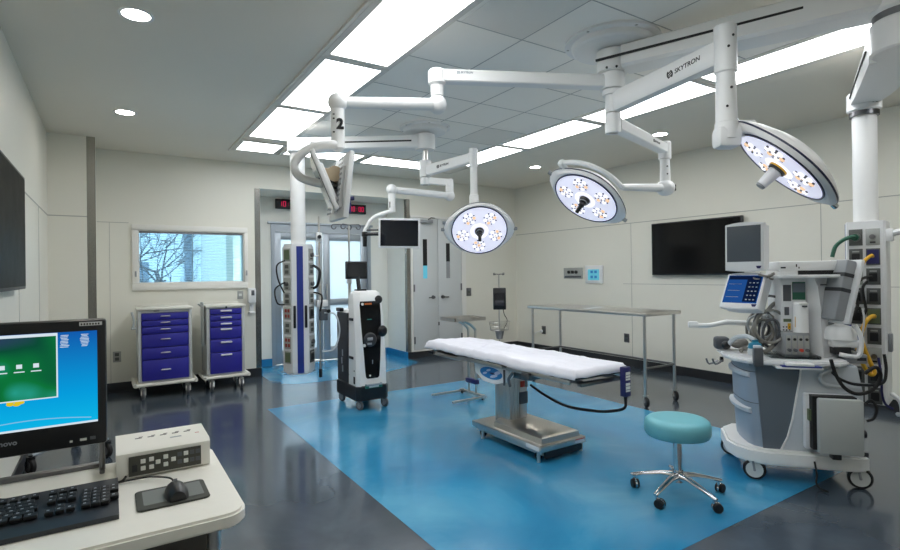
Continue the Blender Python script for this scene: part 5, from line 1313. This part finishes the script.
# column
k = N('white plastic'); rg = []
for z, w0, w1 in ((.806, .10, .27), (.95, .088, .255), (1.15, .085, .262), (1.28, .07, .285), (1.335, .05, .30)):
    rg.append([V((w0 + .02, -.12, z)), V((w0 + .07, -.16, z)), V((w0 + .11, -.13, z)), V((w1, -.10, z)), V((w1, .20, z)), V((w0, .20, z)), V((w0, -.08, z))])
k.loft(rg); bl(k, 'column')
k = N('grey plastic'); k.b2((.195, -.125, 1.02), (.245, -.09, 1.23), .006); k.m('white plastic').b2((.20, -.13, 1.04), (.24, -.12, 1.22), .003); k.m('black plastic').cyl((.218, -.131, 1.10), (.218, -.135, 1.10), .008).cyl((.21, -.131, 1.06), (.21, -.135, 1.06), .008); k.m('dark grey plastic').b2((.16, -.145, 1.285), (.20, -.12, 1.295)); bl(k, 'socket_strip')
k = N('white plastic'); k.b2((-.068, -.13, .975), (.082, .18, 1.335), .008); va = bl(k, 'vaporizer_block')
k = N('dark grey plastic'); k.b2((-.055, -.134, 1.18), (-.008, -.129, 1.29)); k.m('green hose').b2((.0, -.134, 1.19), (.076, -.129, 1.31)); k.m('machine slate').b2((.003, -.138, 1.24), (.073, -.13, 1.30)); bl(k, 'recess', va)
k = N('white enamel'); k.lathe([(0, 0), (.045, 0), (.045, .19), (.035, .20), (0, .20)], (.035, -.17, .975), (0, 0, 1), 24); k.m('yellow hose').b2((-.005, -.195, 1.01), (.004, -.16, 1.08)); k.m('button white').box((.04, -.175, 1.165), (.05, .085, .012), .003); k.m('dark grey plastic').box((.045, -.216, 1.15), (.03, .004, .012)); bl(k, 'vaporizer', va)
k = N('dark grey plastic'); k.b2((-.048, -.137, 1.085), (-.022, -.129, 1.14)); k.m('outlet green').b2((-.055, -.137, 1.04), (-.01, -.129, 1.06)); k.m('black plastic')
for i in range(6): k.box((-.055 + .018 * (i % 3), -.1315, .985 + .02 * (i // 3)), (.008, .004, .008))
k.m('yellow hose').b2((-.03, -.1335, .99), (-.012, -.129, 1.03)); bl(k, 'label_set', va)
k = N('grey plastic'); k.b2((-.068, -.20, .808), (.078, .10, .975), .008); fm = bl(k, 'flowmeter_panel')
k = N('outlet plate')
for i in range(4): k.b2((-.060 + .035 * i, -.206, .83), (-.034 + .035 * i, -.199, .955), .003)
k.m('black plastic')
for i in range(4): k.cyl((-.047 + .035 * i, -.205, .93), (-.047 + .035 * i, -.210, .93), .009)
bl(k, 'gauge_set', fm)
for i in range(4):
    k = N('dark grey plastic' if i != 2 else 'rust label'); k.cyl((-.047 + .035 * i, -.206, .86), (-.047 + .035 * i, -.228, .86), .011); bl(k, 'knob', fm)
k = N('white plastic'); k.b2((-.11, -.22, 1.335), (.30, .24, 1.358), .006); bl(k, 'top_shelf')
k = N('white enamel'); k.b2((-.085, -.16, 1.385), (.285, .20, 1.45), .010); k.m('black plastic').b2((.03, -.155, 1.358), (.24, .18, 1.386)); k.m('white enamel').b2((-.08, -.15, 1.358), (.03, .18, 1.386), .004); k.m('letter black').b2((-.075, -.1615, 1.402), (-.045, -.1595, 1.412)).b2((.015, -.1615, 1.41), (.022, -.1595, 1.43)).b2((.03, -.1615, 1.40), (.036, -.1595, 1.412)); bl(k, 'gas_monitor')
k = N('tube grey'); k.tube([(-.10, -.1, 1.37), (-.15, -.14, 1.35), (-.19, -.10, 1.36), (-.15, -.05, 1.34), (-.10, -.08, 1.33)], .008, 6, 5); k.tube([(-.10, -.12, 1.36), (-.18, -.12, 1.33), (-.22, -.08, 1.34), (-.16, -.02, 1.37)], .006, 6, 5); bl(k, 'sensor_cable')
# screens
def head(c, nloc, tilt, w, h, scr, dep, name, chin):
    n = V((nloc[0], nloc[1], tilt)).normalized(); u = V((0, 0, 1)); u = (u - n * u.dot(n)).normalized(); r_ = u.cross(n)
    Mm = Mx((r_, u, n)).transposed().to_4x4(); Mm.translation = V(c)
    pts = []
    for i in range(9): q = -1 + i / 4; pts.append((q * w / 2, h / 2 + .014 * (1 - q * q)))
    pts = [(-w / 2, -h / 2)] + pts + [(w / 2, -h / 2)]
    for i in range(1, 8): q = 1 - i / 4; pts.append((q * w / 2, -h / 2 - .010 * (1 - q * q)))
    k = N('white plastic'); k.prism(list(pts), .012, Mm, -.03, bev=.006); k.prism([(x * .92, y * .92) for x, y in pts], -.03, Mm, -dep, bev=.01); m = bl(k, name)
    k = N(scr); k.T = Mm; k.b2((-w / 2 + .016, -h / 2 + chin, .011), (w / 2 - .016, h / 2 - .012, .0135)); sc2 = bl(k, 'screen', m)
    k = N('navy'); k.T = Mm; k.prism([(w / 2 - .04, -h / 2 + .012), (w / 2 - .02, -h / 2 + .012), (w / 2 - .012, -h / 2 + .03), (w / 2 - .048, -h / 2 + .03)], .015, None, .012); bl(k, 'control_button', m)
    return Mm, m
Mm, m = head((-.27, -.06, 1.555), (-.64, -.77), .02, .265, .325, 'screen grey', .10, 'upper_monitor', .06)
Mm, m = head((-.285, -.07, 1.245), (-.68, -.73), .50, .275, .26, 'vent screen', .10, 'lower_monitor', .035)
k = N('vent screen dark'); k.T = Mm; k.b2((.02, -.085, .0136), (.115, .105, .0145)); k.b2((-.115, .085, .0136), (.115, .112, .0145)); k.m('letter grey')
for i in range(5):
    for j in range(3): k.box((.045 + .025 * j, .06 - .032 * i, .0148), (.012, .008, .0006))
for j in range(3): k.box((-.06, .05 - .05 * j, .0142), (.09, .003, .0006))
bl(k, 'screen_content', m)
k = N('white plastic'); k.tube([(-.22, -.0, 1.25), (-.16, .04, 1.30), (-.09, .06, 1.345)], .024, 10, 4); k.tube([(-.22, .0, 1.38), (-.22, .0, 1.46)], .03, 10); bl(k, 'screen_arm')
k = N('tube grey'); k.tube([(-.20, -.02, 1.37), (-.13, -.05, 1.33), (-.11, -.03, 1.36)], .006, 6, 4); bl(k, 'screen_cable')
# rear tablet seen from its back
n = V((.50, -.86, .22)).normalized(); ax_ = Mx.Rotation(R(14), 4, 'Y')
k = N('grey plastic'); k.T = Mx.Translation((.255, -.20, 1.255)) @ Mx.Rotation(R(20), 4, 'Z') @ ax_; k.box((0, .03, 0), (.07, .15, .40), .012); tb = bl(k, 'side_display')
k = N('white plastic'); k.T = Mx.Translation((.255, -.20, 1.255)) @ Mx.Rotation(R(20), 4, 'Z') @ ax_; k.box((.043, .02, 0), (.024, .20, .425), .008); bl(k, 'bezel', tb)
for z in (.10, .0):
    k = N('charcoal'); k.T = Mx.Translation((.255, -.20, 1.255)) @ Mx.Rotation(R(20), 4, 'Z') @ ax_
    k.b2((-.0365, -.0475, z - .012), (.03, -.044, z + .012)); k.b2((-.0365, -.046, z - .012), (-.0345, .09, z + .012)); bl(k, 'vent_slot', tb)
k = N('white plastic'); k.tube([(.27, -.02, 1.08), (.31, -.10, 1.05), (.32, -.14, 1.08)], .02, 8, 4); bl(k, 'display_bracket')
# bellows / canister unit
k = N('white plastic'); k.b2((.20, -.20, .88), (.37, .0, .93), .015); k.lathe([(.10, 0), (.095, .05), (.07, .085), (.02, .10), (0, .10)], (.27, -.12, .93), (0, 0, 1), 28); k.m('black plastic').b2((.215, -.203, .835), (.31, -.12, .885), .004); k.m('white plastic').tube([(.33, -.20, 1.03), (.36, -.21, .95), (.35, -.21, .84), (.30, -.21, .83), (.24, -.21, .84)], .014, 8, 4); bl(k, 'absorber_unit')
k = N('grey plastic'); k.b2((.27, -.2, .78), (.40, .05, .84), .01); k.m('charcoal').b2((.34, -.203, .80), (.39, -.199, .82)); k.m('clear tube').tube([(.20, -.29, .76), (.10, -.31, .72), (.12, -.31, .66), (.22, -.29, .64)], .012, 8, 5); bl(k, 'rear_bracket')
# side box
k = N('machine box'); k.b2((.045, -.435, .25), (.285, -.345, .592), .012); sb = bl(k, 'side_box')
k = N('white plastic'); k.b2((.0, -.345, .25), (.27, -.29, .60), .008); bl(k, 'side_box_back', sb)
k = N('black rubber'); k.b2((.022, -.40, .265), (.046, -.345, .590)); k.b2((.022, -.40, .585), (.26, -.335, .60)); k.m('outlet green').b2((.008, -.38, .44), (.022, -.35, .51)); bl(k, 'dark_gap', sb)  # black strips stand in for the shaded gap beside the back plate
k = N('black plastic'); k.b2((.12, -.42, .215), (.17, -.36, .252), .006); bl(k, 'box_bracket', sb)
k = N('black plastic').cyl((.286, -.39, .38), (.305, -.39, .38), .025); bl(k, 'side_knob', sb)
k = N('charcoal').b2((.21, -.34, .225), (.34, -.328, .25)); bl(k, 'dark_strip', sb)
k = N('black rubber'); k.tube([(.05, -.335, .17), (.06, -.337, .10), (.055, -.345, .04), (.07, -.36, .012), (.10, -.40, .010)], .006, 6, 5); bl(k, 'ground_cable')

# ------------------------------------------------------------------ loose hoses and cables between machine and outlet column
def cable(name, pts, r, m, label, cat='cable', sm=7):
    o = N(m).tube(pts, r, 8, sm).build(name); lo = min(pts, key=lambda p: p[2]); return tag(o, label, cat, at=lo)
def ml(x, y, z): return V((3.98, 1.84, z)) + V((.652, -.758, 0)) * x + V((.758, .652, 0)) * y
cable('gas_hose', [pf(.054, 1.053, .035), pf(.05, 1.055, .07), (4.472, 1.547, 1.02), (4.442, 1.567, .926), (4.447, 1.563, .877), (4.476, 1.545, .785), (4.495, 1.523, .707), (4.500, 1.512, .665), (4.478, 1.527, .651), (4.45, 1.56, .72), (4.41, 1.585, .86), (4.38, 1.60, .95)], .014, 'yellow hose', 'thick yellow gas hose looping down from the right outlet column', 'hose')
cable('gas_hose', [pf(.054, 1.48, .02), pf(.05, 1.485, .06), pf(.02, 1.45, .09), pf(-.01, 1.39, .10)], .011, 'yellow hose', 'short yellow hose plugged into an upper outlet of the right column', 'hose')
cable('gas_hose', [pf(-.044, 1.62, .045), pf(-.06, 1.62, .09), pf(-.10, 1.60, .12), pf(-.145, 1.555, .12), pf(-.165, 1.48, .12)], .014, 'green hose', 'dark green gas hose arching from the top outlet of the right column', 'hose')
BK = 'black rubber'
cable('power_cable', [pf(.05, 1.335, .03), pf(.0, 1.32, .08), pf(-.04, 1.24, .11), pf(-.02, 1.14, .12), pf(-.05, 1.05, .14), pf(-.12, 1.0, .15), pf(-.17, .96, .16)], .010, BK, 'black cable sagging from the right column, uppermost of the bundle')
cable('power_cable', [pf(-.03, 1.335, .03), pf(-.07, 1.30, .17), pf(-.085, 1.20, .20), pf(-.14, 1.17, .21), pf(-.17, 1.10, .21), pf(-.16, 1.0, .21), pf(-.10, .92, .21)], .010, BK, 'black cable looping close beside the tilted grey side display')
cable('power_cable', [pf(-.03, 1.195, .03), pf(-.05, 1.18, .05), pf(-.075, 1.05, .055), pf(-.085, .90, .06), pf(-.11, .75, .06)], .012, BK, 'thick black cable dropping straight down the front of the right column')
cable('power_cable', [ml(.13, -.385, .83), ml(.16, -.38, .73), ml(.21, -.375, .65), ml(.28, -.37, .62), ml(.36, -.36, .65), ml(.40, -.36, .73), ml(.37, -.375, .79), ml(.31, -.38, .75)], .011, BK, 'black cable coil hanging above the box on the side of the machine')
cable('power_cable', [ml(.15, -.345, .745), ml(.20, -.335, .70), ml(.29, -.33, .67), ml(.42, -.32, .68), ml(.45, -.31, .76), ml(.445, -.30, .86)], .009, 'black plastic', 'thinner black cable crossing behind the coil on the side of the machine')
cable('power_cable', [ml(.302, -.40, .57), ml(.335, -.40, .59), ml(.365, -.39, .54), ml(.35, -.39, .48), ml(.312, -.39, .46)], .008, BK, 'black cable loop on the right edge of the side box')
cable('power_cable', [pf(.02, 1.30, .02), pf(.0, 1.25, .055), pf(.015, 1.13, .065), pf(.02, 1.10, .075), pf(.0, 1.06, .08), pf(-.02, 1.12, .075)], .009, BK, 'short black cable curling up between the two yellow hoses')
cable('power_cable', [pf(-.06, 1.20, .09), pf(-.09, 1.12, .10), pf(-.10, .98, .10), pf(-.12, .86, .11), pf(-.16, .78, .12), pf(-.20, .74, .13)], .011, BK, 'black cable running down behind the white curved handle of the machine')
cable('data_cable', [pf(-.10, 1.16, .27), pf(-.09, 1.10, .27), pf(-.06, 1.02, .27), pf(-.03, .95, .27), pf(.01, .87, .25)], .017, 'blue cable', 'thick dark blue cable hanging among the black cables')
cable('data_cable', [pf(.02, 1.12, .22), pf(.03, 1.05, .23), pf(.02, .95, .23), pf(.0, .87, .225), pf(-.03, .76, .20)], .006, 'white plastic', 'thin white cable hanging among the black cables')
cable('data_cable', [ml(.44, -.24, .83), ml(.45, -.25, .70), ml(.46, -.23, .60), ml(.49, -.20, .53), ml(.53, -.2, .50)], .007, 'navy', 'thin violet cable hanging low behind the machine')

# ------------------------------------------------------------------ world and render settings
w = bpy.data.worlds.new('world'); sc.world = w; w.use_nodes = True
bg = w.node_tree.nodes['Background']; bg.inputs['Color'].default_value = rgb(214, 230, 238); bg.inputs['Strength'].default_value = 4.8
sc.view_settings.view_transform = 'Standard'; sc.view_settings.look = 'None'; sc.view_settings.gamma = 1.0; sc.view_settings.use_curve_mapping = False
sc.view_settings.exposure = 0.14
sc.cycles.use_denoising = True
sc.cycles.max_bounces = 10; sc.cycles.diffuse_bounces = 8; sc.cycles.glossy_bounces = 4; sc.cycles.transparent_max_bounces = 12
sc.cycles.caustics_reflective = True; sc.cycles.blur_glossy = 1.0; sc.cycles.caustics_refractive = False; sc.cycles.sample_clamp_indirect = 4.0
